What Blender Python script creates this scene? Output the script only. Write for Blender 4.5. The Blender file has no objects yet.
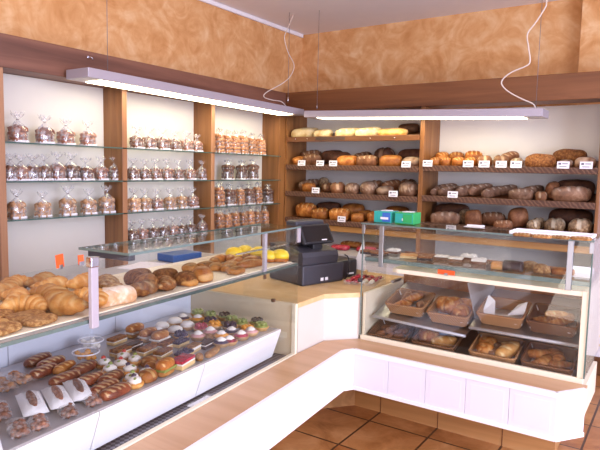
import bpy, bmesh, math, random
from mathutils import Vector, Matrix, noise
R = math.radians
sc = bpy.context.scene
col = sc.collection

# ------------------------------------------------------------------ camera
CAM = Vector((3.0, -4.4613, 1.4)); FPX = 572.07
yaw, pitch, roll = 0.5903, -0.097, 0.0207
fw = Vector((-math.sin(yaw)*math.cos(pitch), math.cos(yaw)*math.cos(pitch), math.sin(pitch)))
rt0 = Vector((math.cos(yaw), math.sin(yaw), 0)); up0 = rt0.cross(fw)
rt = rt0*math.cos(roll) + up0*math.sin(roll)
up = -rt0*math.sin(roll) + up0*math.cos(roll)
cd = bpy.data.cameras.new('camera'); cam = bpy.data.objects.new('camera', cd); col.objects.link(cam)
m = Matrix.Identity(4)
for i in range(3):
    m[i][0], m[i][1], m[i][2], m[i][3] = rt[i], up[i], -fw[i], CAM[i]
cam.matrix_world = m
cd.sensor_width = 36; cd.lens = FPX/600*36; cd.clip_start = .05
sc.camera = cam
def ray(px, py): return fw + rt*((px-300)/FPX) - up*((py-225)/FPX)
def onz(px, py, z): d = ray(px, py); return CAM + d*((z-CAM.z)/d.z)
def ony(px, py, y): d = ray(px, py); return CAM + d*((y-CAM.y)/d.y)
def onx(px, py, x): d = ray(px, py); return CAM + d*((x-CAM.x)/d.x)

# ------------------------------------------------------------------ materials
def lin(h):
    if isinstance(h, str):
        h = h.lstrip('#'); c = [int(h[i:i+2], 16)/255 for i in (0, 2, 4)]
    else: c = list(h)
    return tuple((x/12.92 if x <= .04045 else ((x+.055)/1.055)**2.4) for x in c) + (1,)
class NT:
    def __init__(s, name):
        s.m = bpy.data.materials.new(name); s.m.use_nodes = True
        s.t = s.m.node_tree; s.t.nodes.clear()
        s.out = s.n('ShaderNodeOutputMaterial')
    def n(s, ty, **kw):
        x = s.t.nodes.new(ty)
        for k, v in kw.items():
            if k in x.inputs: x.inputs[k].default_value = v
            else: setattr(x, k, v)
        return x
    def l(s, a, b): s.t.links.new(a, b)
    def bsdf(s, rough=.5, metal=0, spec=.5):
        b = s.n('ShaderNodeBsdfPrincipled'); b.inputs['Roughness'].default_value = rough
        b.inputs['Metallic'].default_value = metal; b.inputs['Specular IOR Level'].default_value = spec
        s.l(b.outputs[0], s.out.inputs[0]); return b
    def coords(s, scale=(1, 1, 1), rot=(0, 0, 0), kind='Object'):
        tc = s.n('ShaderNodeTexCoord'); mp = s.n('ShaderNodeMapping')
        mp.inputs['Scale'].default_value = scale; mp.inputs['Rotation'].default_value = rot
        s.l(tc.outputs[kind], mp.inputs[0]); return mp.outputs[0]
    def noise(s, vec, scale, detail=3, dist=0, rough=.5):
        x = s.n('ShaderNodeTexNoise'); x.inputs['Scale'].default_value = scale
        x.inputs['Detail'].default_value = detail; x.inputs['Distortion'].default_value = dist
        x.inputs['Roughness'].default_value = rough
        s.l(vec, x.inputs['Vector']); return x.outputs['Fac']
    def ramp(s, fac, stops):
        r = s.n('ShaderNodeValToRGB'); e = r.color_ramp.elements
        while len(e) < len(stops): e.new(.5)
        for el, (p, c) in zip(e, stops): el.position = p; el.color = lin(c)
        s.l(fac, r.inputs[0]); return r.outputs[0]
    def mix(s, fac, a, b, mode='MIX'):
        x = s.n('ShaderNodeMix', data_type='RGBA', blend_type=mode)
        for sock, v in ((x.inputs[0], fac), (x.inputs[6], a), (x.inputs[7], b)):
            if hasattr(v, 'is_linked') or hasattr(v, 'links'): s.l(v, sock)
            else: sock.default_value = v
        return x.outputs[2]
    def bump(s, b, h, strength=.3, dist=.01):
        x = s.n('ShaderNodeBump'); x.inputs['Strength'].default_value = strength; x.inputs['Distance'].default_value = dist
        s.l(h, x.inputs['Height']); s.l(x.outputs[0], b.inputs['Normal'])
def plain(name, c, rough=.5, metal=0, spec=.5, var=.0, nscale=8):
    k = NT(name); b = k.bsdf(rough, metal, spec)
    f = k.noise(k.coords(), nscale)
    c0 = lin(c); v = max(var, .03)
    a = tuple(x*(1-v) for x in c0[:3])+(1,); d = tuple(min(1, x*(1+v)) for x in c0[:3])+(1,)
    k.l(k.mix(f, a, d), b.inputs['Base Color']); return k.m
def wood(name, dark, mid, light, axis='z', rough=.45, scale=14):
    k = NT(name); b = k.bsdf(rough)
    st = {'x': (.06, 1, 1), 'y': (1, .06, 1), 'z': (1, 1, .06)}[axis]
    v = k.coords(st)
    f = k.noise(v, scale, 5, .6, .6)
    c = k.ramp(f, [(.3, dark), (.5, mid), (.72, light)])
    k.l(c, b.inputs['Base Color']); return k.m
def bread(name, dark, mid, light, flour, scale=22, rough=.6, bump=.35, spec=.3):
    k = NT(name); b = k.bsdf(rough, 0, spec)
    v = k.coords(); oi = k.n('ShaderNodeObjectInfo')
    sh = k.n('ShaderNodeVectorMath', operation='ADD'); k.l(v, sh.inputs[0])
    mm = k.n('ShaderNodeMath', operation='MULTIPLY'); k.l(oi.outputs['Random'], mm.inputs[0]); mm.inputs[1].default_value = 17.3
    k.l(mm.outputs[0], sh.inputs[1])
    f = k.noise(sh.outputs[0], scale, 4, .3, .6)
    c = k.ramp(f, [(.3, dark), (.5, mid), (.7, light)])
    at = k.n('ShaderNodeAttribute', attribute_name='tone')
    c = k.mix(at.outputs['Fac'], c, lin(flour))
    hs = k.n('ShaderNodeHueSaturation'); k.l(c, hs.inputs['Color'])
    mr = k.n('ShaderNodeMapRange'); mr.inputs[3].default_value = .66; mr.inputs[4].default_value = 1.18
    k.l(oi.outputs['Random'], mr.inputs[0]); k.l(mr.outputs[0], hs.inputs['Value'])
    k.l(hs.outputs[0], b.inputs['Base Color'])
    f2 = k.noise(sh.outputs[0], scale*5, 3)
    k.bump(b, f2, bump, .006); return k.m
def glassmat(name, tint=(.975, .985, .98), ior=1.45, boost=1.0, rough=0):
    k = NT(name)
    tr = k.n('ShaderNodeBsdfTransparent'); tr.inputs[0].default_value = tint+(1,)
    gl = k.n('ShaderNodeBsdfGlossy'); gl.inputs['Roughness'].default_value = rough
    ge = k.n('ShaderNodeNewGeometry'); dt = k.n('ShaderNodeVectorMath', operation='DOT_PRODUCT')
    k.l(ge.outputs['Normal'], dt.inputs[0]); k.l(ge.outputs['Incoming'], dt.inputs[1])
    ab = k.n('ShaderNodeMath', operation='ABSOLUTE'); k.l(dt.outputs['Value'], ab.inputs[0])
    om = k.n('ShaderNodeMath', operation='SUBTRACT'); om.inputs[0].default_value = 1; k.l(ab.outputs[0], om.inputs[1])
    pw = k.n('ShaderNodeMath', operation='POWER'); k.l(om.outputs[0], pw.inputs[0]); pw.inputs[1].default_value = 5
    mu = k.n('ShaderNodeMath', operation='MULTIPLY_ADD'); k.l(pw.outputs[0], mu.inputs[0]); mu.inputs[1].default_value = .8; mu.inputs[2].default_value = .03*boost; mu.use_clamp = True
    mx = k.n('ShaderNodeMixShader'); k.l(mu.outputs[0], mx.inputs[0]); k.l(tr.outputs[0], mx.inputs[1]); k.l(gl.outputs[0], mx.inputs[2])
    k.l(mx.outputs[0], k.out.inputs[0]); return k.m
def filmmat(name, haze=.22, tint=(1, 1, 1)):
    k = NT(name)
    tr = k.n('ShaderNodeBsdfTransparent')
    gl = k.n('ShaderNodeBsdfGlossy'); gl.inputs['Roughness'].default_value = .12
    df = k.n('ShaderNodeBsdfDiffuse'); df.inputs[0].default_value = tint+(1,)
    m1 = k.n('ShaderNodeMixShader'); m1.inputs[0].default_value = .55; k.l(gl.outputs[0], m1.inputs[1]); k.l(df.outputs[0], m1.inputs[2])
    f = k.noise(k.coords(), 45, 2, .8)
    mr = k.n('ShaderNodeMapRange'); mr.inputs[1].default_value = .42; mr.inputs[2].default_value = .68
    mr.inputs[3].default_value = haze*.35; mr.inputs[4].default_value = haze*2.0; k.l(f, mr.inputs[0])
    mx = k.n('ShaderNodeMixShader'); k.l(mr.outputs[0], mx.inputs[0]); k.l(tr.outputs[0], mx.inputs[1]); k.l(m1.outputs[0], mx.inputs[2])
    k.l(mx.outputs[0], k.out.inputs[0]); return k.m
def emit(name, c, s):
    k = NT(name); e = k.n('ShaderNodeEmission'); e.inputs[0].default_value = lin(c); e.inputs[1].default_value = s
    k.l(e.outputs[0], k.out.inputs[0]); return k.m

M = {}
def plaster():
    k = NT('sponged_plaster'); b = k.bsdf(.85, 0, .2)
    v = k.coords()
    w = k.noise(v, 2.2, 3, 0)
    f1 = k.noise(v, 2.3, 4, 3.0, .55)
    f2 = k.noise(v, 6, 4, 2.2, .6)
    a = k.n('ShaderNodeMath', operation='MULTIPLY_ADD'); k.l(f1, a.inputs[0]); a.inputs[1].default_value = .6
    mm = k.n('ShaderNodeMath', operation='MULTIPLY'); k.l(f2, mm.inputs[0]); mm.inputs[1].default_value = .4
    k.l(mm.outputs[0], a.inputs[2])
    c = k.ramp(a.outputs[0], [(.34, '#ca9058'), (.5, '#dba670'), (.66, '#eac494')])
    k.l(c, b.inputs['Base Color']); return k.m
M['plaster'] = plaster()
def tiles(name, scale, rot=0, off=(0, 0), mode='floor'):
    k = NT(name); b = k.bsdf(.32, 0, .4)
    tc = k.n('ShaderNodeTexCoord'); mp = k.n('ShaderNodeMapping'); k.l(tc.outputs['Object'], mp.inputs[0])
    mp.inputs['Location'].default_value = (off[0], off[1], 0)
    br = k.n('ShaderNodeTexBrick'); br.offset = 0; br.squash = 1
    br.inputs['Scale'].default_value = 1; br.inputs['Mortar Size'].default_value = .006
    br.inputs['Brick Width'].default_value = scale; br.inputs['Row Height'].default_value = scale
    k.l(mp.outputs[0], br.inputs['Vector'])
    f = k.noise(tc.outputs['Object'], 5, 5, .6, .65)
    c1 = k.ramp(f, [(.3, '#9a6838'), (.5, '#c08c56'), (.72, '#d8aa76')])
    c2 = k.mix(1.0, c1, lin('#d8c0b0'), 'MULTIPLY')
    k.l(c1, br.inputs['Color1']); k.l(c2, br.inputs['Color2']); br.inputs['Mortar'].default_value = lin('#4a3222')
    k.l(br.outputs[0], b.inputs['Base Color'])
    k.bump(b, f, .1, .005); return k.m
M['floor'] = tiles('terracotta_floor', .345, off=(-1.618+.345*6, 1.657+.345*6))
M['plinth'] = wood('terracotta_plinth', '#9a6a3c', '#be8c58', '#d2a676', 'x', .4, 6)
M['ceil'] = plain('ceiling_paint', '#f0edf0', .9, var=.02)
M['whitewall'] = plain('white_wall', '#eeeaf0', .8, var=.02)
M['backpanel'] = plain('white_backing', '#e2ddd4', .6, var=.02)
M['beam_y'] = wood('beam_wood_left', '#5e3a2c', '#7d5240', '#926450', 'y', .5, 10)
M['beam_x'] = wood('beam_wood_back', '#5c3418', '#7a4a26', '#8c5a34', 'x', .5, 10)
M['wood_z'] = wood('upright_wood', '#6e4420', '#8a5a30', '#9e6e40', 'z')
M['wood_edge'] = wood('upright_edge_wood', '#8c5e40', '#a67654', '#b68864', 'z')
M['wood_dark'] = wood('dark_wood', '#4a2a16', '#683e20', '#7c5030', 'x')
M['wood_rail'] = wood('rail_wood', '#8a5c2a', '#a8783e', '#ba9052', 'x')
M['interior_wood'] = wood('interior_wood', '#84502a', '#9c6438', '#ae7846', 'z')
M['beech_x'] = wood('beech_top', '#d8b078', '#e2be88', '#eaca98', 'x', .35, 9)
M['ledge'] = wood('ledge_wood', '#b88e66', '#c49a74', '#ceA682', 'x', .4, 9)
M['cream'] = plain('cream_laminate', '#f2e6cc', .45, var=.02)
M['beige'] = plain('beige_panel', '#e6d4b4', .5, var=.04)
M['white'] = plain('white_laminate', '#f4f2f6', .35, var=.01)
M['offwhite'] = plain('offwhite_laminate', '#ddd2c6', .4, var=.02)
M['skirt'] = plain('lavender_white_panel', '#e4e2ee', .4, var=.02)
M['bluewhite'] = plain('case_white', '#d8dce8', .35, var=.02)
M['steel'] = plain('brushed_steel', '#a8a8ac', .35, 1.0, var=.08)
M['steel_flat'] = plain('grey_steel', '#b6b4b8', .4, .3, var=.06)
M['alu'] = plain('lamp_aluminium', '#b4acb6', .35, .15, var=.03)
M['chrome'] = plain('chrome', '#d8d8e0', .12, 1.0)
M['black'] = plain('black_plastic', '#2b2a30', .4, var=.05)
M['darkgrey'] = plain('dark_grey_plastic', '#3c3b44', .45, var=.05)
M['screen'] = plain('dark_screen', '#121216', .15)
M['brownclip'] = plain('brown_clip', '#6a4a34', .5)
M['wire'] = plain('thin_wire', '#8e8486', .4, .5)
M['cable'] = plain('clear_white_cable', '#e6d8cc', .4)
M['paper'] = plain('white_paper', '#f4f2f4', .8, var=.02)
M['card'] = plain('white_card', '#eeecf2', .7)
M['print'] = plain('grey_print', '#6a6878', .7)
M['orange'] = plain('orange_card', '#e85a1c', .6, var=.04)
M['teal'] = plain('teal_print', '#2aa8a0', .5)
M['blue'] = plain('blue_print', '#3a6ac0', .5, var=.08)
M['green'] = plain('green_print', '#2fa85c', .5, var=.08)
M['folder'] = plain('blue_folder', '#2f5a9a', .5, var=.06)
M['glass'] = glassmat('clear_glass', boost=1.1)
M['glass_shelf'] = glassmat('shelf_glass', (.88, .93, .91), boost=1.0)
M['glass_edge'] = plain('green_glass_edge', '#48625c', .2, var=.06)
M['glass_edge2'] = plain('dark_glass_edge', '#6a7c78', .2, var=.06)
M['plastic'] = filmmat('clear_plastic', .13)
M['film'] = filmmat('cellophane', .27, (1, .97, 1))
M['film2'] = filmmat('cellophane_soft', .16)
M['tube'] = emit('lamp_tube', '#ffeec4', 13.0)
M['cookies_brown'] = bread('cookies_brown', '#6e402e', '#986450', '#c2967c', '#e8d0b0', 60)
M['cookies_dark'] = bread('cookies_dark', '#4e2e22', '#744e3e', '#a47e68', '#d8b898', 60)
M['cookies_tan'] = bread('cookies_tan', '#a87650', '#cc9c74', '#e6c6a4', '#f0dcb8', 60)
M['cookies_orange'] = bread('cookies_orange', '#965a38', '#ba7e54', '#d6aa82', '#f4e0c0', 60)
M['golden'] = bread('golden_crust', '#a4642c', '#c88840', '#deac66', '#efd49c')
M['orange_crust'] = bread('orange_crust', '#80421a', '#aa6428', '#c88844', '#eabe7c', rough=.4)
M['brown'] = bread('brown_crust', '#5c341c', '#7e4e2e', '#9c6c48', '#d0b494')
M['dark'] = bread('dark_crust', '#3a2014', '#5a3522', '#74492f', '#a88468')
M['grey'] = bread('floured_crust', '#5e3c28', '#80593f', '#a07c60', '#cdb8a2')
M['creamloaf'] = bread('cream_crust', '#b08a54', '#cdb27c', '#dfcca2', '#f2e8d0')
M['laugen'] = bread('lye_crust', '#5e2412', '#84391c', '#a4562e', '#edcb98', rough=.3, spec=.5)
M['seeded'] = bread('seeded_crust', '#5a3a24', '#8a6844', '#c8aa80', '#e8dcc0', 70, bump=.8)
M['powder'] = bread('sugared_pastry', '#c88a58', '#dcae84', '#f2dfc8', '#fbf2e4', 30)
M['nut'] = bread('nut_topping', '#5a2e14', '#8e5426', '#be8648', '#e8cc9c', 70, bump=.9)
M['choc'] = bread('chocolate', '#24120c', '#3c2016', '#563222', '#8a6650', 20, rough=.3, spec=.5)
M['yellow'] = plain('yellow_glaze', '#f2d026', .3, var=.12)
M['berry'] = bread('red_berry', '#7a0e24', '#a81c38', '#cc4058', '#f0a0a8', 50, rough=.2, spec=.6)
M['peach'] = plain('peach_fruit', '#eda23c', .25, var=.15, nscale=40)
M['whip'] = plain('whipped_cream', '#f4ece2', .5, var=.04)
M['kiwi'] = plain('green_fruit', '#87944a', .3, var=.2, nscale=50)
M['purple'] = plain('blueberry_dark', '#3a2c44', .3, var=.2, nscale=60)
M['pink'] = plain('pink_glaze', '#dba09c', .4, var=.08)
M['shell'] = bread('tart_shell', '#b88650', '#d2a46a', '#e4be88', '#f2dcb4', 40)
M['sponge'] = plain('sponge_cake', '#dcbc84', .8, var=.1, nscale=60)
M['red'] = plain('red_tomato', '#c03428', .3, var=.1)
M['beadred'] = plain('red_sweet', '#c42c34', .3, var=.15, nscale=60)
def checker_mat(name, a, b_, scale, rough=.5, metal=0, bump=0, rot=(0, 0, 0)):
    k = NT(name); b = k.bsdf(rough, metal)
    ck = k.n('ShaderNodeTexChecker'); ck.inputs['Scale'].default_value = scale
    ck.inputs[1].default_value = lin(a); ck.inputs[2].default_value = lin(b_)
    k.l(k.coords(rot=rot), ck.inputs[0]); k.l(ck.outputs[0], b.inputs['Base Color'])
    if bump: k.bump(b, ck.outputs['Fac'], bump, .003)
    return k.m
M['grille'] = checker_mat('perforated_grille', '#8e8c96', '#4a4852', 70, .4, .4, rot=(0, 0, .785))
def wicker(name, a, b_, c_):
    k = NT(name); b = k.bsdf(.6)
    w = k.n('ShaderNodeTexWave', wave_type='BANDS', bands_direction='Z'); w.inputs['Scale'].default_value = 55; w.inputs['Distortion'].default_value = 1.5
    v = k.coords(); k.l(v, w.inputs[0])
    w2 = k.n('ShaderNodeTexWave', wave_type='BANDS', bands_direction='DIAGONAL'); w2.inputs['Scale'].default_value = 42; k.l(v, w2.inputs[0])
    mm = k.n('ShaderNodeMath', operation='MULTIPLY'); k.l(w.outputs['Fac'], mm.inputs[0]); k.l(w2.outputs['Fac'], mm.inputs[1])
    k.l(k.ramp(mm.outputs[0], [(.05, a), (.35, b_), (.8, c_)]), b.inputs['Base Color'])
    k.bump(b, mm.outputs[0], .6, .004); return k.m
M['wicker'] = wicker('wicker', '#8a5a34', '#b88656', '#d8ac78')
M['wicker_dark'] = wicker('dark_wicker', '#54321c', '#7c4e2c', '#9c6c42')
def rope(name):
    k = NT(name); b = k.bsdf(.6)
    w = k.n('ShaderNodeTexWave', wave_type='BANDS', bands_direction='X'); w.inputs['Scale'].default_value = 14; w.inputs['Distortion'].default_value = 4; w.inputs['Detail Scale'].default_value = 2
    k.l(k.coords(rot=(0, .7, 0)), w.inputs[0])
    k.l(k.ramp(w.outputs['Fac'], [(.2, '#4e3022'), (.6, '#5a3a28'), (.97, '#745440')]), b.inputs['Base Color']); return k.m
M['rope'] = rope('woven_rail')

# ------------------------------------------------------------------ mesh builder
class MB:
    def __init__(s): s.v = []; s.f = []; s.t = []; s.m = []; s.sm = []
    def add(s, vs, fs, tone=None, mi=0, smooth=False):
        o = len(s.v); s.v += [Vector(x) for x in vs]; s.t += (tone if tone else [0]*len(vs))
        s.f += [[o+i for i in f] for f in fs]; s.m += [mi]*len(fs); s.sm += [smooth]*len(fs); return s
    def box(s, x0, x1, y0, y1, z0, z1, bev=0, rot=None, mi=0):
        bm = bmesh.new(); bmesh.ops.create_cube(bm, size=1)
        c = Vector(((x0+x1)/2, (y0+y1)/2, (z0+z1)/2)); d = (abs(x1-x0), abs(y1-y0), abs(z1-z0))
        for v in bm.verts: v.co = Vector((v.co.x*d[0], v.co.y*d[1], v.co.z*d[2]))
        if bev:
            bmesh.ops.bevel(bm, geom=list(bm.edges), offset=min(bev, min(d)*.45), segments=2, affect='EDGES', profile=.5)
        if rot is not None:
            for v in bm.verts: v.co = rot @ v.co
        bm.verts.index_update()
        s.add([v.co+c for v in bm.verts], [[v.index for v in f.verts] for f in bm.faces], mi=mi); bm.free(); return s
    def prism(s, poly, z0, z1, mi=0, side_mi=None):
        n = len(poly); a = sum(poly[i][0]*poly[(i+1) % n][1]-poly[(i+1) % n][0]*poly[i][1] for i in range(n))
        if a < 0: poly = poly[::-1]
        vs = [(x, y, z0) for x, y in poly]+[(x, y, z1) for x, y in poly]
        s.add(vs, [list(range(n))[::-1], list(range(n, 2*n))], mi=mi)
        s.add(vs, [[i, (i+1) % n, n+(i+1) % n, n+i] for i in range(n)], mi=mi if side_mi is None else side_mi); return s
    def tube(s, pts, r, n=8, cap=True, tone=None):
        pts = [Vector(p) for p in pts]; N = len(pts); rs = r if isinstance(r, (list, tuple)) else [r]*N
        vs = []; tn = []; t0 = None
        for i, p in enumerate(pts):
            t = (pts[min(i+1, N-1)]-pts[max(i-1, 0)]).normalized()
            if t0 is None:
                a = Vector((0, 0, 1)) if abs(t.z) < .9 else Vector((1, 0, 0)); u = t.cross(a).normalized()
            else: u = (u-t*u.dot(t)).normalized()
            t0 = t; w = t.cross(u)
            for j in range(n):
                q = 2*math.pi*j/n; vs.append(p+(u*math.cos(q)+w*math.sin(q))*rs[i]); tn.append(tone[i] if tone else 0)
        fs = [[i*n+j, i*n+(j+1) % n, (i+1)*n+(j+1) % n, (i+1)*n+j] for i in range(N-1) for j in range(n)]
        if cap: fs += [list(range(n))[::-1], [(N-1)*n+j for j in range(n)]]
        return s.add(vs, fs, tn, smooth=True)
    def lathe(s, prof, n=20, c=(0, 0, 0), flute=0, nf=12, tone=None, sx=1, sy=1):
        vs = []; tn = []
        for i, (r, z) in enumerate(prof):
            for j in range(n):
                q = 2*math.pi*j/n; rr = r*(1+flute*math.cos(nf*q))
                vs.append((c[0]+rr*math.cos(q)*sx, c[1]+rr*math.sin(q)*sy, c[2]+z)); tn.append(tone[i] if tone else 0)
        N = len(prof)
        fs = [[i*n+j, i*n+(j+1) % n, (i+1)*n+(j+1) % n, (i+1)*n+j] for i in range(N-1) for j in range(n)]
        fs += [list(range(n))[::-1], [(N-1)*n+j for j in range(n)]]
        return s.add(vs, fs, tn, smooth=True)
    def blob(s, c, r, seed=0, n=10, k=.15, sq=(1, 1, 1)):
        bm = bmesh.new(); bmesh.ops.create_icosphere(bm, subdivisions=2 if n > 8 else 1, radius=1)
        bm.verts.index_update(); vs = []
        for v in bm.verts:
            d = 1+k*noise.noise(v.co*1.6+Vector((seed*3.1, seed*1.7, 0)))
            vs.append((c[0]+v.co.x*r*d*sq[0], c[1]+v.co.y*r*d*sq[1], c[2]+v.co.z*r*d*sq[2]))
        s.add(vs, [[v.index for v in f.verts] for f in bm.faces], smooth=True); bm.free(); return s
    def mesh(s, name, mats):
        me = bpy.data.meshes.new(name); me.from_pydata([tuple(v) for v in s.v], [], s.f)
        for mt in (mats if isinstance(mats, (list, tuple)) else [mats]): me.materials.append(mt)
        me.polygons.foreach_set('material_index', s.m); me.polygons.foreach_set('use_smooth', s.sm)
        at = me.attributes.new('tone', 'FLOAT', 'POINT'); at.data.foreach_set('value', [float(x) for x in s.t])
        me.update(); return me
def obj(name, mb, mats, parent=None, local=True):
    """link mb as one object; with local=False the mesh is in world coordinates and is moved into its parent's space"""
    me = mb.mesh(name, mats) if isinstance(mb, MB) else mb
    if parent is not None and not local:
        q = parent
        while q.parent is not None: q = q.parent
        inv = q.matrix_basis.inverted(); me.transform(inv)
    o = bpy.data.objects.new(name, me); col.objects.link(o)
    if parent is not None: o.parent = parent
    return o
def tag(o, label=None, cat=None, group=None, kind=None):
    if label: o['label'] = label
    if cat: o['category'] = cat
    if group: o['group'] = group
    if kind: o['kind'] = kind
    return o
def thing(name, label, cat, loc=(0, 0, 0), rz=0, group=None):
    o = bpy.data.objects.new(name, None); col.objects.link(o); o.empty_display_size = .05
    o.matrix_basis = Matrix.Translation(Vector(loc)) @ Matrix.Rotation(rz, 4, 'Z')
    return tag(o, label, cat, group)
def put(o, loc, rz=0, rx=0, sc_=1, ry=0):
    o.rotation_mode = 'XYZ'; o.location = loc; o.rotation_euler = (rx, ry, rz)
    o.scale = (sc_, sc_, sc_) if not isinstance(sc_, tuple) else sc_; return o
def dup(root):
    r = root.copy(); col.objects.link(r)
    for ch in list(root.children):
        c = ch.copy(); col.objects.link(c); c.parent = r
        for g in list(ch.children):
            d = g.copy(); col.objects.link(d); d.parent = c
    return r
PROTO = {}
def inst(key, maker, label, group=None):
    """first use builds the thing, later uses copy it with its parts"""
    if key in PROTO: o = dup(PROTO[key])
    else: o = maker(); PROTO[key] = o
    o['label'] = label
    if group: o['group'] = group
    elif 'group' in o: del o['group']
    return o
ORD = ['first', 'second', 'third', 'fourth', 'fifth', 'sixth', 'seventh', 'eighth', 'ninth', 'tenth', 'eleventh', 'twelfth', 'thirteenth', 'fourteenth', 'fifteenth', 'sixteenth', 'seventeenth', 'eighteenth', 'nineteenth', 'twentieth']
# ------------------------------------------------------------------ room
ZC = 2.622
def struct(name, mb, mt): return tag(obj(name, mb, mt), kind='structure')
struct('floor', MB().box(-.05, 5.5, -7.5, 1.2, -.05, 0), M['floor'])
struct('ceiling', MB().box(-.05, 5.5, -6.0, .05, ZC, ZC+.05), M['ceil'])
w = MB().box(-.06, 0, -6.5, .05, 0, 2.12); struct('wall_left', MB().box(-.06, 0, -6.5, .06, 0, ZC), M['plaster'])
struct('wall_back', MB().box(0, 5.0, 0, .06, 0, ZC), M['plaster'])
struct('wall_pillar', MB().box(2.337, 2.60, -.10, -.002, 1.90, ZC-.001), M['plaster'])  # plastered pillar jutting from the back wall
struct('wall_back_lower', MB().box(2.50, 5.0, -.02, -.001, .0, 1.93), M['whitewall'])  # white lower stretch of the back wall
struct('baseboard_back', MB().box(2.47, 5.0, -.035, -.021, 0, .13, .003), M['wood_dark'])
struct('trim_1', MB().box(.001, .188, -6.4, -.30, 1.868, 2.031, .004), M['beam_y'])
struct('trim_2', MB().box(.188, 4.9, -.517, -.305, 1.868, 2.031, .004), M['beam_x'])
struct('trim_3', MB().box(.0, .02, -6.4, -.02, ZC-.03, ZC, .003), M['ceil'])
hk = thing('screw_hook', 'small brass screw hook in the purple-brown beam above the lamp', 'hook', (.188, -2.421, 1.998))
obj('hook', MB().tube([(0, 0, 0), (.02, 0, 0), (.03, .003, -.006), (.028, .012, -.012), (.016, .018, -.014)], .003, 6), M['chrome'], hk)
obj('plate', MB().lathe([(.008, 0), (.008, .003), (.004, .004)], 10), M['chrome'], hk).rotation_euler = (0, R(90), 0)

p_ = ony(598, 340, -.022)
sk = thing('wall_socket', 'small beige wall socket low on the white wall past the bread case', 'wall socket', (p_.x, -.0205, p_.z))
obj('plate', MB().box(-.045, .045, -.012, 0, -.04, .04, .004), M['beige'], sk); obj('insert', MB().box(-.025, .025, -.015, -.011, -.025, .025, .003), M['card'], sk)

# ------------------------------------------------------------------ left wall shelving
SH = [1.5075, 1.3104, 1.1145, .921]
U1, U2, U3, UC = -2.9055, -2.157, -1.381, -.60
shv = thing('wall_shelving', 'tall wooden wall shelving with glass shelves holding bags of biscuits', 'shelving', (.09, -1.7, 0))
def Lp(name, mb, mt): return obj(name, mb, mt, shv, local=False)
for y in (U1, U2, U3): Lp('upright', MB().box(.012, .182, y-.032, y, .0, 1.866), M['wood_z']); 
for y in (U1, U2, U3): Lp('upright_edging', MB().box(.182, .189, y-.034, y+.001, .0, 1.866, .002), M['wood_edge'])
Lp('upright', MB().box(.012, .19, UC, -.517, .0, 1.866, .002), M['wood_z'])
for a, b in ((-4.2, U1-.032), (U1, U2-.032), (U2, U3-.032), (U3, UC)):
    Lp('back_panel', MB().box(.001, .012, a+.001, b-.001, 0, 1.866), M['backpanel'])
BAYS = [(-2.9055, U2-.034), (U2, U3-.034), (U3, UC)]
for bi, (a, b) in enumerate(BAYS):
    for si, z in enumerate(SH):
        if bi == 0 and si == 3: continue
        g = MB().box(.014, .184, a+.002, b-.002, z-.007, z); g.box(.184, .190, a-.03 if bi else a+.001, b+.03, z-.007, z, mi=1)
        Lp('glass_shelf', g, [M['glass_shelf'], M['glass_edge']])
# back counter along the left wall, under the bags
bc = thing('low_back_counter', 'grey-topped low counter along the wall below the biscuit shelves', 'counter', (.3, -1.8, 0))
obj('worktop', MB().box(.192, .46, -3.6, -.53, .735, .765, .004), M['steel_flat'], bc, False)
obj('cabinet', MB().box(.194, .44, -3.58, -.54, 0, .735, .004), M['white'], bc, False)

# ------------------------------------------------------------------ bags of biscuits
def make_bag(kind):
    W, D, H, T, cm = {'low': (.088, .07, .078, .142, 'cookies_brown'), 'dark': (.094, .075, .075, .136, 'cookies_dark'),
                      'tan': (.084, .07, .083, .148, 'cookies_tan'), 'tall': (.08, .06, .132, .165, 'cookies_orange'),
                      'talldark': (.098, .065, .118, .158, 'cookies_dark')}[kind]
    def mk():
        rnd = random.Random(sum(map(ord, kind)))
        t = thing('biscuit_bag', '', 'bag of biscuits')
        b = MB(); nz = 3 if H < .1 else 5
        for iz in range(nz):
            for ix in range(3):
                for iy in range(2):
                    z = .016+(H-.03)*iz/(nz-1)
                    b.blob(((ix-1)*W*.30+rnd.uniform(-.005, .005), (iy-.5)*D*.42+rnd.uniform(-.004, .004), z+rnd.uniform(-.004, .004)), .0205, rnd.random()*40, 6, .45, (1.12, 1.1, rnd.uniform(.75, 1.05)))
        obj('biscuits', b, M[cm], t)
        obj('base_card', MB().box(-W/2, W/2, -D/2, D/2, 0, .012, .003), M['card'], t)
        f = MB(); n = 16; prof = [(1, .004), (1.06, H*.35), (1.03, H*.8), (.75, H+.008), (.22, H+.026), (.14, H+.032), (.3, H+.042), (.62, T-.012), (.9, T)]
        vs = []
        for k, (r, z) in enumerate(prof):
            for j in range(n):
                q = 2*math.pi*j/n; a, c_ = math.cos(q), math.sin(q)
                e = 2/4.0 if k < 3 else 1
                x = math.copysign(abs(a)**e, a)*W/2*r; y = math.copysign(abs(c_)**e, c_)*D/2*r*(1 if k < 5 else .55)
                if k >= 6: y += .009*math.sin(3*q+1); z2 = z+.008*math.sin(5*q)
                else: z2 = z
                vs.append((x+.003*noise.noise(Vector((q, z*40, 1))), y, z2))
        f.add(vs, [[i*n+j, i*n+(j+1) % n, (i+1)*n+(j+1) % n, (i+1)*n+j] for i in range(len(prof)-1) for j in range(n)], smooth=True)
        obj('cellophane', f, M['film'], t)
        obj('tie', MB().tube([(.007*math.cos(q), .005*math.sin(q), H+.031) for q in [i*math.pi/4 for i in range(9)]], .0025, 6), M['wire'], t)
        return t
    return mk
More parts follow.
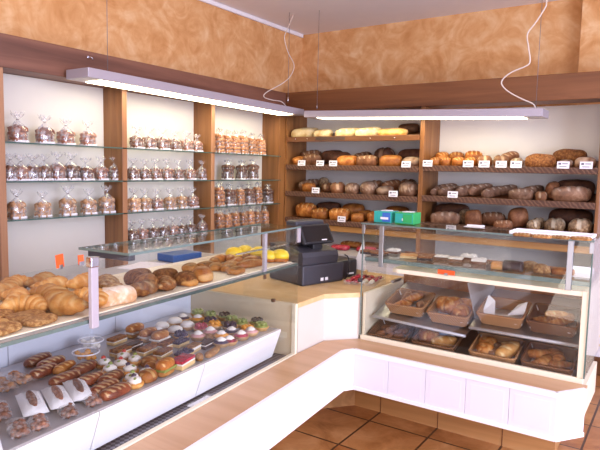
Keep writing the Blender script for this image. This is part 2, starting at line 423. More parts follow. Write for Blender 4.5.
bagrows = [
 (0, 0, 'low', [18, 45, 66, 88]), (0, 1, 'dark', [10.5, 21, 32.5, 44, 57.5, 71, 86, 101, 115]), (0, 2, 'tan', [17, 43, 68, 89, 107]),
 (1, 0, 'low', [137, 150, 163, 175, 187, 197]), (1, 1, 'low', [133, 144.5, 155.5, 167, 178, 190, 202]), (1, 2, 'tan', [134, 145, 157, 170, 181.5, 192.5]),
 (1, 3, 'dark', [132, 142, 153, 163, 172.5, 181, 190, 202]),
 (2, 0, 'tall', [219, 227.5, 235, 243, 251.5, 261]), (2, 1, 'talldark', [228, 242, 253]), (2, 2, 'tall', [219, 229.5, 240, 249, 257.5, 267.5]),
 (2, 3, 'tall', [219, 227, 235, 243, 250, 257, 264.5])]
bayname = ['nearest bay', 'middle bay', 'corner bay']; rowname = ['top', 'second', 'third', 'lowest']
colname = {'low': 'brown', 'dark': 'dark brown', 'tan': 'tan', 'tall': 'tall orange-brown', 'talldark': 'tall dark'}
rb = random.Random(5)
for bay, row, kind, xs in bagrows:
    pys = [138, 172, 210, 236][row]
    for i, px in enumerate(xs):
        xx = .115 + rb.uniform(-.008, .008)
        p = onx(px, pys, xx)
        k2 = kind
        if (bay, row) in ((0, 1), (1, 3)) and i % 3 == 1: k2 = 'low'
        if (bay, row) == (2, 2) and i % 2: k2 = 'talldark'
        if (bay, row) == (1, 2) and i % 3 == 2: k2 = 'low'
        o = inst('bag_'+k2, make_bag(k2), f"cellophane bag of {colname[k2]} biscuits, {ORD[i]} from left on {rowname[row]} glass shelf, {bayname[bay]}", f"bags of biscuits on the {rowname[row]} shelf, {bayname[bay]}")
        s = rb.uniform(.94, 1.06)*(.92 if bay == 1 else 1)
        put(o, (xx, p.y, SH[row]+.0005), R(90)+rb.uniform(-.15, .15), 0, (s*(.80 if len(xs) > 6 else .88), s, s*rb.uniform(.95, 1.06)))

# ------------------------------------------------------------------ bread racks on the back wall
C1 = 1.385; C2 = 2.548
rack1 = thing('bread_rack', 'wooden bread rack in the corner with four tilted shelves of loaves', 'bread rack', (.8, -.35, 0))
rack2 = thing('bread_rack', 'wide wooden bread rack with three tilted shelves, beside the corner rack', 'bread rack', (1.95, -.35, 0))
obj('back_panel', MB().box(.192, C1, -.21, -.20, 0, 1.866), M['backpanel'], rack1, False)
obj('back_panel', MB().box(C1+.034, C2+.02, -.21, -.20, 0, 1.866), M['backpanel'], rack2, False)
obj('side_panel', MB().box(.191, .205, -.514, -.211, 0, 1.866), M['wood_z'], rack1, False)
obj('side_panel', MB().box(C1, C1+.033, -.517, -.20, 0, 1.866, .002), M['wood_z'], rack1, False)
obj('side_panel', MB().box(C2, C2+.02, -.517, -.21, 0, 1.866, .002), M['wood_z'], rack2, False)
TILT = R(13)
def rack_shelf(root, x0, x1, z, front='rope'):
    y0, y1 = -.515, -.212; dz = (y1-y0)*math.tan(TILT)
    b = MB(); b.add([(x0, y0, z-.035), (x1, y0, z-.035), (x1, y1, z-.035+dz), (x0, y1, z-.035+dz), (x0, y0, z-.022), (x1, y0, z-.022), (x1, y1, z-.022+dz), (x0, y1, z-.022+dz)],
                    [[3, 2, 1, 0], [4, 5, 6, 7], [0, 1, 5, 4], [1, 2, 6, 5], [2, 3, 7, 6], [3, 0, 4, 7]])
    s = obj('shelf', b, M['wood_dark'], root, False)
    obj('front_rail', MB().box(x0, x1, y0-.012, y0, z-.042, z, .003), M[front], s, False)
    return s
RZ = {'top': 1.667, 'second': 1.438, 'third': 1.218, 'lowest': 1.0}
QZ = {'top': 1.447, 'second': 1.232, 'lowest': 1.03}
s1 = rack_shelf(rack1, .206, C1-.001, RZ['top'], 'wood_dark')
sl = MB()
for i in range(26): sl.box(.50+i*.0105, .505+i*.0105, -.5285, -.527, 1.633, 1.66)
obj('slot_pattern', sl, M['black'], s1, False)
for i, x in enumerate((.30, .42, .99, 1.19)): obj('stud', MB().lathe([(.006, 0), (.005, .004)], 8, (x, -.5285, 1.645)), M['chrome'], s1, False)
for k in ('second', 'third', 'lowest'): rack_shelf(rack1, .206, C1-.001, RZ[k])
for k in ('top', 'second', 'lowest'): rack_shelf(rack2, C1+.034, C2-.001, QZ[k])
obj('lower_rail', MB().box(.206, C1-.001, -.517, -.49, .91, .955, .003), M['wood_rail'], rack1, False)
obj('lower_rail', MB().box(C1+.034, C2-.001, -.517, -.49, .91, .955, .003), M['wood_rail'], rack2, False)
bk = thing('back_counter', 'white back counter below the bread racks carrying red cakes', 'counter', (1.0, -.5, 0))
obj('worktop', MB().box(.47, 2.56, -.80, -.53, .755, .78, .004), M['steel_flat'], bk, False)
obj('cabinet', MB().box(.47, 2.54, -.78, -.54, 0, .755, .004), M['white'], bk, False)

# loaves ------------------------------------------------------------
def loaf_mb(L, W, H, seed=0, cuts=None, nu=26, nv=22, p=2.6, flour=0, lump=.05, cutw=.22, ang=.6, ncut=4):
    if abs(L-W)/L < .16 and p < 3: p = 2.05
    b = MB(); vs = []; tn = []
    for i in range(nu+1):
        u = -1+2*i/nu; uu = math.sin(u*math.pi/2)
        r = max(0, 1-abs(uu)**p)**(1/p)
        for j in range(nv):
            q = 2*math.pi*j/nv; c, s = math.cos(q), math.sin(q)
            x = uu*L/2; y = W/2*r*math.copysign(abs(c)**.85, c)
            z = H*(.38+.62*s*(r**.7 if r > 0 else 0)) if s > 0 else H*(.38+.38*max(-1, s*1.6)*min(1, r*1.3))
            t = 0; k = 1.0
            if s > .15 and cuts and r > .2:
                if cuts == 'diag':
                    f = ((x/L)*ncut+.5+(y/W)*ang) % 1
                    if f < cutw and abs(uu) < .85 and abs(y) < W*.36: t = .85; k = .93
                elif cuts == 'cross':
                    if abs(x) < L*.07 or abs(y) < W*.07: t = .7; k = .92
                elif cuts == 'kaiser':
                    a = math.atan2(y/W, x/L); f = ((a/(2*math.pi))*5+math.hypot(x/L, y/W)*.9) % 1
                    if f < .2: t = .6; k = .9
                elif cuts == 'long':
                    if abs(y+.1*W*math.sin(x*20)) < W*.09 and abs(uu) < .8: t = .7; k = .92
                elif cuts == 'grid':
                    f = ((x/L)*5+(y/W)*2) % 1; g = ((x/L)*5-(y/W)*2) % 1
                    if f < .16 or g < .16: t = .6; k = .95
            d = 1+lump*noise.noise(Vector((x*14+seed*7.3, y*14, z*14+seed)))
            t = max(t, flour*max(0, s)*(.5+.9*noise.noise(Vector((x*25+seed, y*25, 3)))))
            if cuts == 'ring' and -.35 < s < .35 and r > .3: t = max(t, .6)
            vs.append((x*d, y*d, max(0, z*k*d))); tn.append(min(1, max(0, t)))
    b.add(vs, [[i*nv+j, i*nv+(j+1) % nv, (i+1)*nv+(j+1) % nv, (i+1)*nv+j] for i in range(nu) for j in range(nv)], tn, smooth=True)
    return b
LT = {  # name: (L, W, H, material, cuts, flour, category, description)
 'cream_loaf': (.21, .13, .075, 'creamloaf', 'long', .5, 'bread', 'pale cream flat loaf'),
 'white_baguette': (.22, .10, .065, 'creamloaf', 'diag', .3, 'bread', 'pale slashed white loaf'),
 'flat_floured_loaf': (.24, .11, .055, 'golden', 'long', .9, 'bread', 'long flat floured loaf'),
 'brown_loaf': (.22, .125, .10, 'brown', 'diag', .15, 'bread', 'brown slashed loaf'),
 'orange_loaf': (.19, .125, .09, 'orange_crust', None, .1, 'bread', 'orange-brown glossy loaf'),
 'dark_loaf': (.28, .13, .11, 'dark', None, .1, 'bread', 'dark brown long loaf'),
 'dark_round_loaf': (.17, .16, .11, 'dark', 'cross', .1, 'bread', 'dark round loaf'),
 'small_round_loaf': (.135, .13, .09, 'brown', 'cross', .25, 'bread', 'small round brown loaf'),
 'floured_round_loaf': (.14, .135, .09, 'grey', 'grid', .5, 'bread', 'floured round loaf'),
 'floured_long_loaf': (.26, .115, .09, 'grey', 'diag', .4, 'bread', 'grey floured long loaf'),
 'golden_braid': (.23, .15, .11, 'orange_crust', 'diag', .0, 'bread', 'big golden glossy plaited loaf'),
 'braided_bun': (.115, .09, .07, 'orange_crust', 'diag', .0, 'bun', 'golden plaited bun'),
 'rye_baton': (.27, .085, .075, 'grey', 'diag', .25, 'bread', 'long brown rye baton'),
 'nut_cake': (.21, .11, .085, 'nut', None, .1, 'cake', 'dark cake with a nutty topping'),
 'seeded_loaf': (.15, .12, .11, 'seeded', None, .3, 'bread', 'seed-covered loaf'),
 'seeded_bun': (.13, .125, .08, 'seeded', 'cross', .5, 'bread', 'round seed-speckled loaf'),
 'tall_brown_loaf': (.15, .12, .13, 'brown', None, .05, 'bread', 'tall smooth brown loaf'),
 'white_floured_loaf': (.16, .13, .075, 'grey', None, 1.0, 'bread', 'white floured loaf'),
}
def make_loaf(k):
    L_, W_, H_, mt, cuts, fl, cat, _ = LT[k]
    def mk():
        o = obj(k, loaf_mb(L_, W_, H_, len(k)*1.37, cuts, flour=fl), M[mt]); return tag(o, '', cat)
    return mk
rl = random.Random(11)
def ext(a, b, rz, dx, dy):
    c, s_ = math.cos(rz), math.sin(rz); u, v = dx*c+dy*s_, -dx*s_+dy*c
    n = math.hypot(u, v) or 1e-9; u /= n; v /= n
    return 1/math.sqrt((u/a)**2+(v/b)**2)
def relax(P_, fx=1.0, fy=1.0, lim=.035, it=80, floor=.72, lohi=None):
    """P_: list of [x, y, a, b, rz, s]; pushes overlapping footprints apart, then shrinks what still overlaps"""
    O = [(p[0], p[1]) for p in P_]
    for k in range(it):
        for i in range(len(P_)):
            for j in range(i+1, len(P_)):
                p, q = P_[i], P_[j]; dx, dy = q[0]-p[0], q[1]-p[1]; d = math.hypot(dx, dy) or 1e-6
                m_ = ext(p[2], p[3], p[4], dx, dy)*p[5]+ext(q[2], q[3], q[4], dx, dy)*q[5]
                if d < m_:
                    g = (m_-d)*.5; ux, uy = dx/d*g*fx, dy/d*g*fy
                    p[0] -= ux; p[1] -= uy; q[0] += ux; q[1] += uy
        for p, o in zip(P_, O):
            p[0] = max(o[0]-lim, min(o[0]+lim, p[0])); p[1] = max(o[1]-lim, min(o[1]+lim, p[1]))
            if lohi:
                hx = math.hypot(p[2]*p[5]*math.cos(p[4]), p[3]*p[5]*math.sin(p[4])); p[0] = max(lohi[0]+hx, min(lohi[1]-hx, p[0]))
                hy = math.hypot(p[2]*p[5]*math.sin(p[4]), p[3]*p[5]*math.cos(p[4])); p[1] = max(-.508+hy, min(-.222-hy, p[1]))
    for k in range(14):
        for i in range(len(P_)):
            for j in range(i+1, len(P_)):
                p, q = P_[i], P_[j]; dx, dy = q[0]-p[0], q[1]-p[1]; d = math.hypot(dx, dy) or 1e-6
                m_ = ext(p[2], p[3], p[4], dx, dy)*p[5]+ext(q[2], q[3], q[4], dx, dy)*q[5]
                if d < m_:
                    for w_ in (p, q): w_[5] = max(floor*w_[6], w_[5]*.975)
    return P_
def rack_items(items, zf, where, group):
    P_ = []
    for it in items:
        k, px, py, rz = it[:4]; y = it[4] if len(it) > 4 else -.435; s = it[5] if len(it) > 5 else 1
        L_, W_ = LT[k][0]*s, LT[k][1]*s; rz = R(rz); rz = rz if abs(rz) <= math.pi/2 else rz-math.pi
        if k == 'rye_baton': rz = R(46+(px*7) % 9); y = -.365
        else: y = -.290 if y > -.38 else -.438
        for _ in range(40):
            hy = math.hypot(L_/2*math.sin(rz), W_/2*math.cos(rz))
            if hy < (.125 if k == 'rye_baton' else .074): break
            rz *= .9
        x = ony(px, py, y).x; back = y > -.38
        P_.append([x, y, LT[k][0]*.525, LT[k][1]*.54, rz, s, s, hy, back])
    lo = .212 if 'corner' in where else C1+.04; hi = C1-.006 if 'corner' in where else C2-.006
    relax(P_, 1.0, .6, .07, 220, .62, (lo, hi))
    for p in P_:
        pass
    by = {}
    for i, it in enumerate(items): by.setdefault(it[0], []).append(i)
    for k, ids in by.items():
        ids.sort(key=lambda i: P_[i][0])
        for n, i in enumerate(ids):
            x, y, _a, _b, rz, s, s0 = P_[i][:7]; it = items[i]
            o = inst('loaf_'+k, make_loaf(k), f"{LT[k][7]}, {ORD[n]} from left on {where}" if len(ids) > 1 else f"{LT[k][7]} on {where}", group)
            z = zf-.022+(y+.515)*math.tan(TILT)
            o.rotation_mode = 'QUATERNION'
            o.rotation_quaternion = (Matrix.Rotation(TILT, 4, 'X') @ Matrix.Rotation(rz, 4, 'Z')).to_quaternion(); o.location = (x, y, z+.004); o.scale = (s, s, (s+s0)*.5*(1.0 if 'tall' in k else 1.06))
rack_items([('cream_loaf', 297, 133, 10), ('white_baguette', 307.5, 133, 60, -.36, .8), ('cream_loaf', 316.5, 132, 5, -.42, .8), ('white_baguette', 354, 131, 25), ('white_baguette', 367, 131, 40, -.42, 1.0),
            ('flat_floured_loaf', 390, 130, 0), ('dark_loaf', 409, 131, 5, -.36, .6)], RZ['top'], 'the top shelf, corner rack', 'loaves on the top shelf of the corner rack')
rack_items([('orange_loaf', 291, 159, 70, -.43, .9), ('brown_loaf', 302, 155, 30, -.33), ('brown_loaf', 314, 158, 40, -.43), ('dark_loaf', 328, 153, 35, -.33, 1.0), ('dark_loaf', 341, 154, 35, -.36, .95),
            ('orange_loaf', 349, 161, 20, -.44, .9), ('brown_loaf', 356, 159, 60, -.35, .8), ('brown_loaf', 366.5, 162, 10, -.44, .9), ('orange_loaf', 383, 161, 15, -.44, .95), ('dark_round_loaf', 390, 153, 10, -.31, 1.15, .02),
            ('dark_loaf', 408, 154, 0, -.33, .9), ('white_floured_loaf', 409, 162, 0, -.45, .9)], RZ['second'], 'the second shelf, corner rack', 'loaves on the second shelf of the corner rack')
rack_items([('floured_long_loaf', 291.5, 181, 72, -.38, 1.0), ('floured_long_loaf', 304, 179, 10, -.30, .85), ('orange_loaf', 303, 187, 5, -.45, .95), ('seeded_loaf', 317, 182, 10, -.32, .9), ('small_round_loaf', 325, 187, 0, -.45, .8),
            ('small_round_loaf', 335, 187, 30, -.45, .95), ('floured_round_loaf', 350, 188, 10, -.45, .9), ('floured_round_loaf', 365.5, 188, 50, -.45, 1.05), ('white_floured_loaf', 380.5, 189, 30, -.45, .85),
            ('brown_loaf', 393, 186, 60, -.36, .8), ('small_round_loaf', 377, 183, 10, -.31, .8), ('floured_round_loaf', 408, 190, 10, -.45, 1.1), ('small_round_loaf', 409, 180, 10, -.30, 1.0, .04)], RZ['third'], 'the third shelf, corner rack', 'loaves on the third shelf of the corner rack')
rack_items([('golden_braid', 299, 208, 40, -.42, 1.1), ('golden_braid', 315, 213, 15, -.43, .85), ('dark_loaf', 322, 203, 10, -.29, .9), ('golden_braid', 337, 215, 10, -.44, .9), ('orange_loaf', 347, 206, 10, -.31, 1.1, .02),
            ('orange_loaf', 353, 216, 60, -.44, .9), ('golden_braid', 369, 210, 20, -.38, .8), ('orange_loaf', 363, 218, 20, -.46, .9), ('orange_loaf', 390, 207, 5, -.31, 1.05, .02), ('brown_loaf', 400, 214, 5, -.40, 1)],
           RZ['lowest'], 'the lowest shelf, corner rack', 'loaves on the lowest shelf of the corner rack')
rack_items([('braided_bun', 434, 160, 30, -.42, 1), ('braided_bun', 442, 156, 60, -.33, 1), ('braided_bun', 446, 162, 20, -.45, 1.05), ('braided_bun', 452, 157, 10, -.33, 1), ('braided_bun', 461, 160, 50, -.42, 1), ('braided_bun', 470, 156, 10, -.34, 1.1),
            ('braided_bun', 477, 160, 40, -.40, 1), ('small_round_loaf', 488, 159, 20, -.38, .9), ('small_round_loaf', 501, 158, 30, -.38, .95), ('brown_loaf', 510, 157, 60, -.35, .7), ('seeded_bun', 520, 159, 0, -.42, .8),
            ('nut_cake', 538, 160, 2, -.42, 1.05), ('nut_cake', 570, 155, 0, -.32, 1.0, .0), ('white_floured_loaf', 567, 162, 0, -.45, .7), ('white_floured_loaf', 588, 163, 0, -.44, .9)], QZ['top'], 'the top shelf, wide rack', 'breads on the top shelf of the wide rack')
rack_items([('rye_baton', 424, 195, 25, -.42, .9), ('rye_baton', 437, 190, 28, -.33, 1), ('rye_baton', 443, 197, 30, -.45, .8), ('rye_baton', 459, 191, 30, -.33, 1), ('rye_baton', 470, 190, 32, -.33, 1.05), ('rye_baton', 478, 193, 35, -.42, 1.1),
            ('rye_baton', 494, 196, 32, -.44, .95), ('rye_baton', 505, 192, 32, -.35, 1), ('rye_baton', 520, 194, 32, -.40, 1), ('floured_long_loaf', 532, 200, 8, -.45, 1.0), ('small_round_loaf', 547, 198, 0, -.42, .8),
            ('tall_brown_loaf', 562, 196, 70, -.42, 1.0), ('dark_loaf', 578, 192, 0, -.29, 1.0), ('floured_long_loaf', 580, 202, 8, -.44, 1.1)], QZ['second'], 'the second shelf, wide rack', 'breads on the second shelf of the wide rack')
rack_items([('floured_long_loaf', 433, 221, 8, -.45, 1.1), ('dark_loaf', 440, 214, 4, -.31, 1.0), ('seeded_loaf', 452.5, 220, 80, -.44, 1.0), ('tall_brown_loaf', 469, 219, 20, -.43, 1.05), ('brown_loaf', 487, 223, 5, -.45, .9), ('tall_brown_loaf', 506, 218, 60, -.42, 1.1),
            ('brown_loaf', 515, 224, 10, -.45, .65), ('seeded_bun', 529, 225, 0, -.44, .95), ('seeded_bun', 545, 227, 30, -.45, 1.05), ('seeded_bun', 563, 227, 0, -.45, 1.15), ('seeded_bun', 582, 228, 60, -.45, 1.2), ('dark_loaf', 572, 219, 0, -.30, 1.1)], QZ['lowest'], 'the lowest shelf, wide rack', 'breads on the lowest shelf of the wide rack')
# price cards
def make_card():
    t = thing('price_card', '', 'price card')
    obj('card', MB().box(-.036, .036, -.001, .001, 0, .045), M['card'], t)
    pr = MB().lathe([(.007, -.0025), (.007, -.0015)], 8, (0, 0, 0)); 
    pm = MB()
    for (a, b, c, d) in ((-.028, -.012, .024, .036), (-.006, .026, .028, .033), (-.022, .020, .010, .014)): pm.box(a, b, -.0022, -.0012, c, d)
    obj('print', pm, M['print'], t); return t
def cards(lst, zf, where):
    for i, (px, py) in enumerate(lst):
        p = ony(px, py, -.531)
        o = inst('price_card', make_card, f"white price card clipped to the rail, {ORD[i]} from left on {where}", 'price cards on the bread racks')
        put(o, (p.x, -.531, zf-.008), 0, R(-6))
cards([(301.5, 162), (320, 162), (333, 162), (406, 164)], RZ['second'], 'the second shelf, corner rack')
cards([(315.5, 189), (393, 194)], RZ['third'], 'the third shelf, corner rack')
cards([(341.5, 217)], RZ['lowest'], 'the lowest shelf, corner rack')
cards([(427.5, 163), (468, 164), (484, 164), (501, 164.5), (516, 165), (563, 167), (586, 168)], QZ['top'], 'the top shelf, wide rack')
cards([(452.5, 195)], QZ['second'], 'the second shelf, wide rack')

# ------------------------------------------------------------------ lamps
def lamp(label, L_, W_=.19, H_=.05):
    t = thing('pendant_lamp', label, 'lamp')
    obj('housing', MB().box(0, L_, -W_/2, W_/2, 0, H_, .003), M['alu'], t)
    obj('diffuser', MB().box(.10, L_-.12, -W_*.36, W_*.36, -.004, .002, .002), M['tube'], t)
    return t
l1 = lamp('long metal pendant lamp hanging in front of the biscuit shelves', 2.02, .19, .05)
p0 = Vector((.305, -2.575, 1.853)); l1.location = p0
dirv = Vector((0, 2.0, -.02)); l1.rotation_euler = (0, math.atan2(.02, 2.0), R(90))
l2 = lamp('long metal pendant lamp hanging in front of the bread racks', 1.74, .19, .05)
l2.location = (.51, -.628, 1.802); l2.rotation_euler = (0, math.atan2(.052, 1.74), 0)
def lw(l, pts, r, name, mt): return obj(name, MB().tube(pts, r, 6), M[mt], l, False)
bpy.context.view_layer.update()
def wld(l, pts, r, name, mt):
    mb = MB().tube(pts, r, 6); me = mb.mesh(name, M[mt]); me.transform(l.matrix_world.inverted())
    o = bpy.data.objects.new(name, me); col.objects.link(o); o.parent = l; return o
def smooth(pts, n=6):
    P_ = [Vector(p) for p in pts]; P_ = [P_[0]*2-P_[1]]+P_+[P_[-1]*2-P_[-2]]; out = []
    for i in range(1, len(P_)-2):
        a, b, c, d = P_[i-1:i+3]
        for k in range(n):
            t = k/n; out.append(.5*((2*b)+(-a+c)*t+(2*a-5*b+4*c-d)*t*t+(-a+3*b-3*c+d)*t**3))
    out.append(P_[-2]); return out
q0 = onx(288, 101, .33)
wld(l1, [q0, (q0.x, q0.y, ZC)], .0018, 'suspension_wire', 'wire')
wld(l1, [(q0.x, q0.y, q0.z-.01), (q0.x, q0.y, q0.z+.03)], .006, 'wire_clamp', 'chrome')
wld(l1, [(.33, -2.4, 1.9), (.33, -2.4, ZC)], .0018, 'suspension_wire', 'wire')
wld(l1, smooth([onx(293.7, 14, .33)]+[onx(x, y, .33) for x, y in ((287, 30), (284.5, 38), (288, 52), (294, 65), (291, 75), (283, 83), (267, 92), (264, 97), (272, 100), (281, 101.5), (286, 106))]), .0035, 'power_cable', 'cable')
a = ony(317, 108, -.628); wld(l2, [a-Vector((0, 0, .01)), (a.x, a.y, ZC)], .0018, 'suspension_wire', 'wire')
wld(l2, [a-Vector((0, 0, .005)), a+Vector((0, 0, .02))], .006, 'wire_clamp', 'chrome')
a = ony(536, 104, -.628); wld(l2, [a-Vector((0, 0, .05)), (a.x, a.y, ZC)], .0018, 'suspension_wire', 'wire')
wld(l2, smooth([ony(548, -12, -.628)]+[ony(x, y, -.628) for x, y in ((546.5, 3), (545, 8), (536, 22), (527.5, 34), (528.5, 47), (530, 61), (526, 66), (512, 72), (503, 79), (502, 85), (509, 92), (522, 99), (533, 104), (536, 110))]), .0045, 'power_cable', 'cable')

# ------------------------------------------------------------------ left display case (turned about 5 degrees); local x runs towards the register, local y into the case
TH = R(5); U = Vector((math.sin(TH), -math.cos(TH), 0)); N = Vector((math.cos(TH), math.sin(TH), 0)); P0 = Vector((1.473, -2.187, 0))
def LC(s, t, z): return P0 + U*s - N*t + Vector((0, 0, z))
def LCp(px, py, z):
    q = onz(px, py, z)-P0; return q.dot(U), -q.dot(N)
S = 2.5            # length towards the viewer
LROT = R(95)
case1 = thing('pastry_display_case', 'long white glass-fronted pastry display case beside the cash register', 'display case', P0, LROT)
def CP(name, mb, mt, par=None): return obj(name, mb, mt, par or case1)
DZ = .64; TB = .66
CP('base', MB().box(-S, 0, .0, TB+.02, .297, .46, .004), M['white'])
CP('plinth', MB().box(-S, 0, .53, TB, .0, .297), M['plinth'])
CP('base_strip', MB().box(-S, -.0205, .0, .022, .461, .503, .002), M['cream'])
CP('end_post', MB().box(-.020, .0, -.001, .022, .461, .748, .002), M['cream'])
CP('vent_grille', MB().box(-S, -.013, .023, .12, .476, .484), M['grille'])
joints = [-S, -1.197, -.679, -.10]
for a, b in zip(joints[:-1], joints[1:]):
    m_ = MB(); a += .002; b -= .002
    m_.add([(a, .080, .497), (b, .080, .497), (b, .034, DZ-.012), (a, .034, DZ-.012), (a, .034, DZ), (b, .034, DZ), (b, .05, DZ), (a, .05, DZ), (a, .092, .497), (b, .092, .497)],
           [[0, 1, 2, 3], [3, 2, 5, 4], [4, 5, 6, 7], [7, 6, 9, 8], [0, 3, 4, 7, 8], [1, 9, 6, 5, 2]])
    CP('front_panel', m_, M['white'])
CP('deck', MB().box(-S, -.10, .051, .64, DZ-.02, DZ, .002), M['steel_flat'])
for a, b in ((-S, -1.08), (-1.08, -.548), (-.548, -.013)):
    CP('rear_panel', MB().box(a+.0015, b-.0015, TB-.006, TB+.01, .47, .93), M['bluewhite'])
CP('end_panel', MB().box(-.012, .0, .024, TB+.02, .461, .748), M['beige'])
CP('lower_shelf_edge', MB().box(-.0125, -.012, .05, .64, .57, .60), M['cream'])
# upper shelf and glass
g = MB().box(-S, -.004, .006, .62, .938, .949); g.box(-S, -.004, .003, .006, .938, .949, mi=1)
CP('pastry_shelf', g, [M['steel_flat'], M['glass_edge2']])
gf = MB().box(-1.25+.004, -.002, .0, .003, .5045, 1.118); CP('front_glass', gf, M['glass'])
gf = MB().box(-S, -1.25-.004, .0, .003, .5045, 1.118); CP('front_glass', gf, M['glass'])
CP('end_glass', MB().box(-.003, .0, .004, .32, .752, 1.118), M['glass'])
g = MB().box(-1.100, .01, .0, .225, 1.119, 1.127); g.box(-1.103, .013, -.002, .0, 1.119, 1.127, mi=1); g.box(-1.104, -1.100, .0, .225, 1.119, 1.127, mi=1); g.box(-1.104, .013, .225, .227, 1.119, 1.127, mi=1)
CP('top_glass_shelf', g, [M['glass_shelf'], M['glass_edge2']])
CP('shelf_bracket', MB().box(-1.098, -1.070, .005, .19, 1.100, 1.118, .002), M['darkgrey'])
po = CP('glass_post', MB().box(-1.263, -1.237, -.016, -.001, .925, 1.105, .002), M['alu'])
CP('post_clamp', MB().box(-1.265, -1.235, -.018, .006, 1.105, 1.135, .003), M['chrome'], po)
po = CP('glass_post', MB().box(-.298, -.278, .005, .02, .935, 1.118, .002), M['alu'])
CP('post_arm', MB().box(-.50, -.10, .012, .02, 1.045, 1.052, .001), M['chrome'], po)
po = CP('glass_post', MB().box(-.016, .006, -.006, .006, 1.05, 1.118, .002), M['alu'])
for s_ in (.565,):
    pass
CP('glass_clip', MB().box(-.06, -.045, .10, .118, .752, .768, .002), M['brownclip'])
CP('glass_clip', MB().box(-.30, -.285, .003, .012, .915, .936, .002), M['brownclip'])
pt = thing('pastry_tray', 'long cream paper-lined tray of pastries on the upper glass shelf', 'tray', P0, LROT)
obj('tray', MB().box(-S, -.02, .026, .40, .950, .955, .002), M['cream'], pt); obj('rim', MB().box(-S, -.02, .40, .407, .950, .968, .002), M['cream'], pt)
TZ = .955
# ticket holder on the vent
tk = thing('ticket_holder', 'small clear plastic ticket holder lying on the vent grille', 'ticket holder', LC(.69, .050, .4845), LROT)
obj('sleeve', MB().box(-.065, .065, -.012, .012, 0, .012, .003), M['plastic'], tk); obj('ticket', MB().box(-.06, .06, -.01, .01, .003, .006), M['card'], tk)

# ------------------------------------------------------------------ register counter
cnt = thing('register_counter', 'beech-topped counter with white front between the two display cases', 'counter', (1.2, -1.6, 0))
A = LC(.0, -.001, 0); poly = [(1.4745, -2.184), (1.466, -1.926), (1.597, -1.776), (1.597, -1.18), (.78, -1.18), (.78, -2.126)]
poly[0] = tuple(LC(-.003, 0, 0)[:2]); poly[-1] = tuple(LC(-.003, .69, 0)[:2])
obj('worktop', MB().prism(poly, .725, .75), M['beech_x'], cnt, False)
def inset(p): c = Vector((1.2, -1.6)); q = Vector(p)-c; return tuple(c+q*.985)
obj('cabinet', MB().prism([inset(p) for p in poly], .297, .725), M['offwhite'], cnt, False)
obj('plinth', MB().box(.80, 1.18, -2.0, -1.2, .0, .297), M['plinth'], cnt, False)

# ------------------------------------------------------------------ customer ledge
led = thing('customer_ledge', 'low brown-topped ledge with white panelled skirt along both display cases', 'ledge', (1.8, -2.0, 0))
W_ = .178
v2 = lambda p: (p.x, p.y)
lf = [v2(LC(S, -.004, 0)), v2(LC(-.003, -.004, 0)), (1.472, -1.928), (1.600, -1.782), (2.712, -1.782), (2.712, -1.828), (2.622, -1.953), (1.668, -1.953), v2(LC(-.165, -.178, 0)), v2(LC(S, -.178, 0))]
obj('top', MB().prism(lf, .488, .50), M['ledge'], led, False)
def off(poly, d):
    c = []; n = len(poly)
    return poly
FR = [v2(LC(S, -.178, 0)), v2(LC(-.165, -.178, 0)), (1.668, -1.953), (2.622, -1.953), (2.712, -1.828)]
def band(name, z0, z1, thick, outset, mt, i0=0, i1=4):
    for i in range(i0, i1):
        a = Vector(FR[i]); b = Vector(FR[i+1]); d = (b-a).normalized(); nrm = Vector((d.y, -d.x))
        # customers are on the side away from the cases
        mid = (a+b)/2
        if nrm.dot(Vector((2.6, -3.6))-mid) < 0: nrm = -nrm
        p = [a+nrm*outset, b+nrm*outset, b-nrm*thick, a-nrm*thick]
        obj(name, MB().prism([tuple(x) for x in p], z0, z1), M[mt], led, False)
band('edge_band', .478, .5005, .012, .006, 'white')
band('lower_band', .290, .308, .012, .006, 'white')
for i in range(4):
    a = Vector(FR[i]); b = Vector(FR[i+1]); d = (b-a); L_ = d.length; d.normalize(); nrm = Vector((d.y, -d.x))
    if nrm.dot(Vector((2.6, -3.6))-(a+b)/2) < 0: nrm = -nrm
    n = max(1, round(L_/.208)); 
    for k in range(n):
        p = a+d*(L_*k/n); q = a+d*(L_*(k+1)/n); mb = MB()
        w0 = (q-p).length; mb.box(-w0/2+.0008, w0/2-.0008, -.0015, .018, .308, .478, .001)
        mb.box(-w0/2+.022, w0/2-.022, -.0025, -.0012, .330, .456, .001)
        mid = (p+q)/2; ang = math.atan2(d.y, d.x)
        if Vector((-math.sin(ang), math.cos(ang))).dot(nrm) > 0: ang += math.pi
        me = mb.mesh('skirt_panel', M['skirt']); me.transform(Matrix.Translation((mid.x, mid.y, 0)) @ Matrix.Rotation(ang, 4, 'Z'))
        me.transform(led.matrix_basis.inverted()); o = bpy.data.objects.new('skirt_panel', me); col.objects.link(o); o.parent = led
ib = [v2(LC(S, -.004, 0)), v2(LC(0, -.004, 0)), (1.472, -1.928), (1.600, -1.782), (2.70, -1.782), (2.70, -1.835), (2.61, -1.935), (1.675, -1.935), v2(LC(-.15, -.16, 0)), v2(LC(S, -.16, 0))]
obj('core', MB().prism(ib, .295, .488), M['white'], led, False)
pl = [(1.30, -4.6), (1.30, -1.70), (1.448, -1.518), (2.56, -1.518), (2.56, -1.44), (1.40, -1.44), (1.20, -1.66), (1.20, -4.6)]
obj('plinth', MB().prism(pl, 0.0, .10), M['plinth'], led, False)
plu = [(1.31, -4.6), (1.31, -1.705), (1.452, -1.528), (2.55, -1.528), (2.55, -1.45), (1.41, -1.45), (1.21, -1.665), (1.21, -4.6)]
pm = MB()
jx = [1.448+i*.345 for i in range(1, 4)]
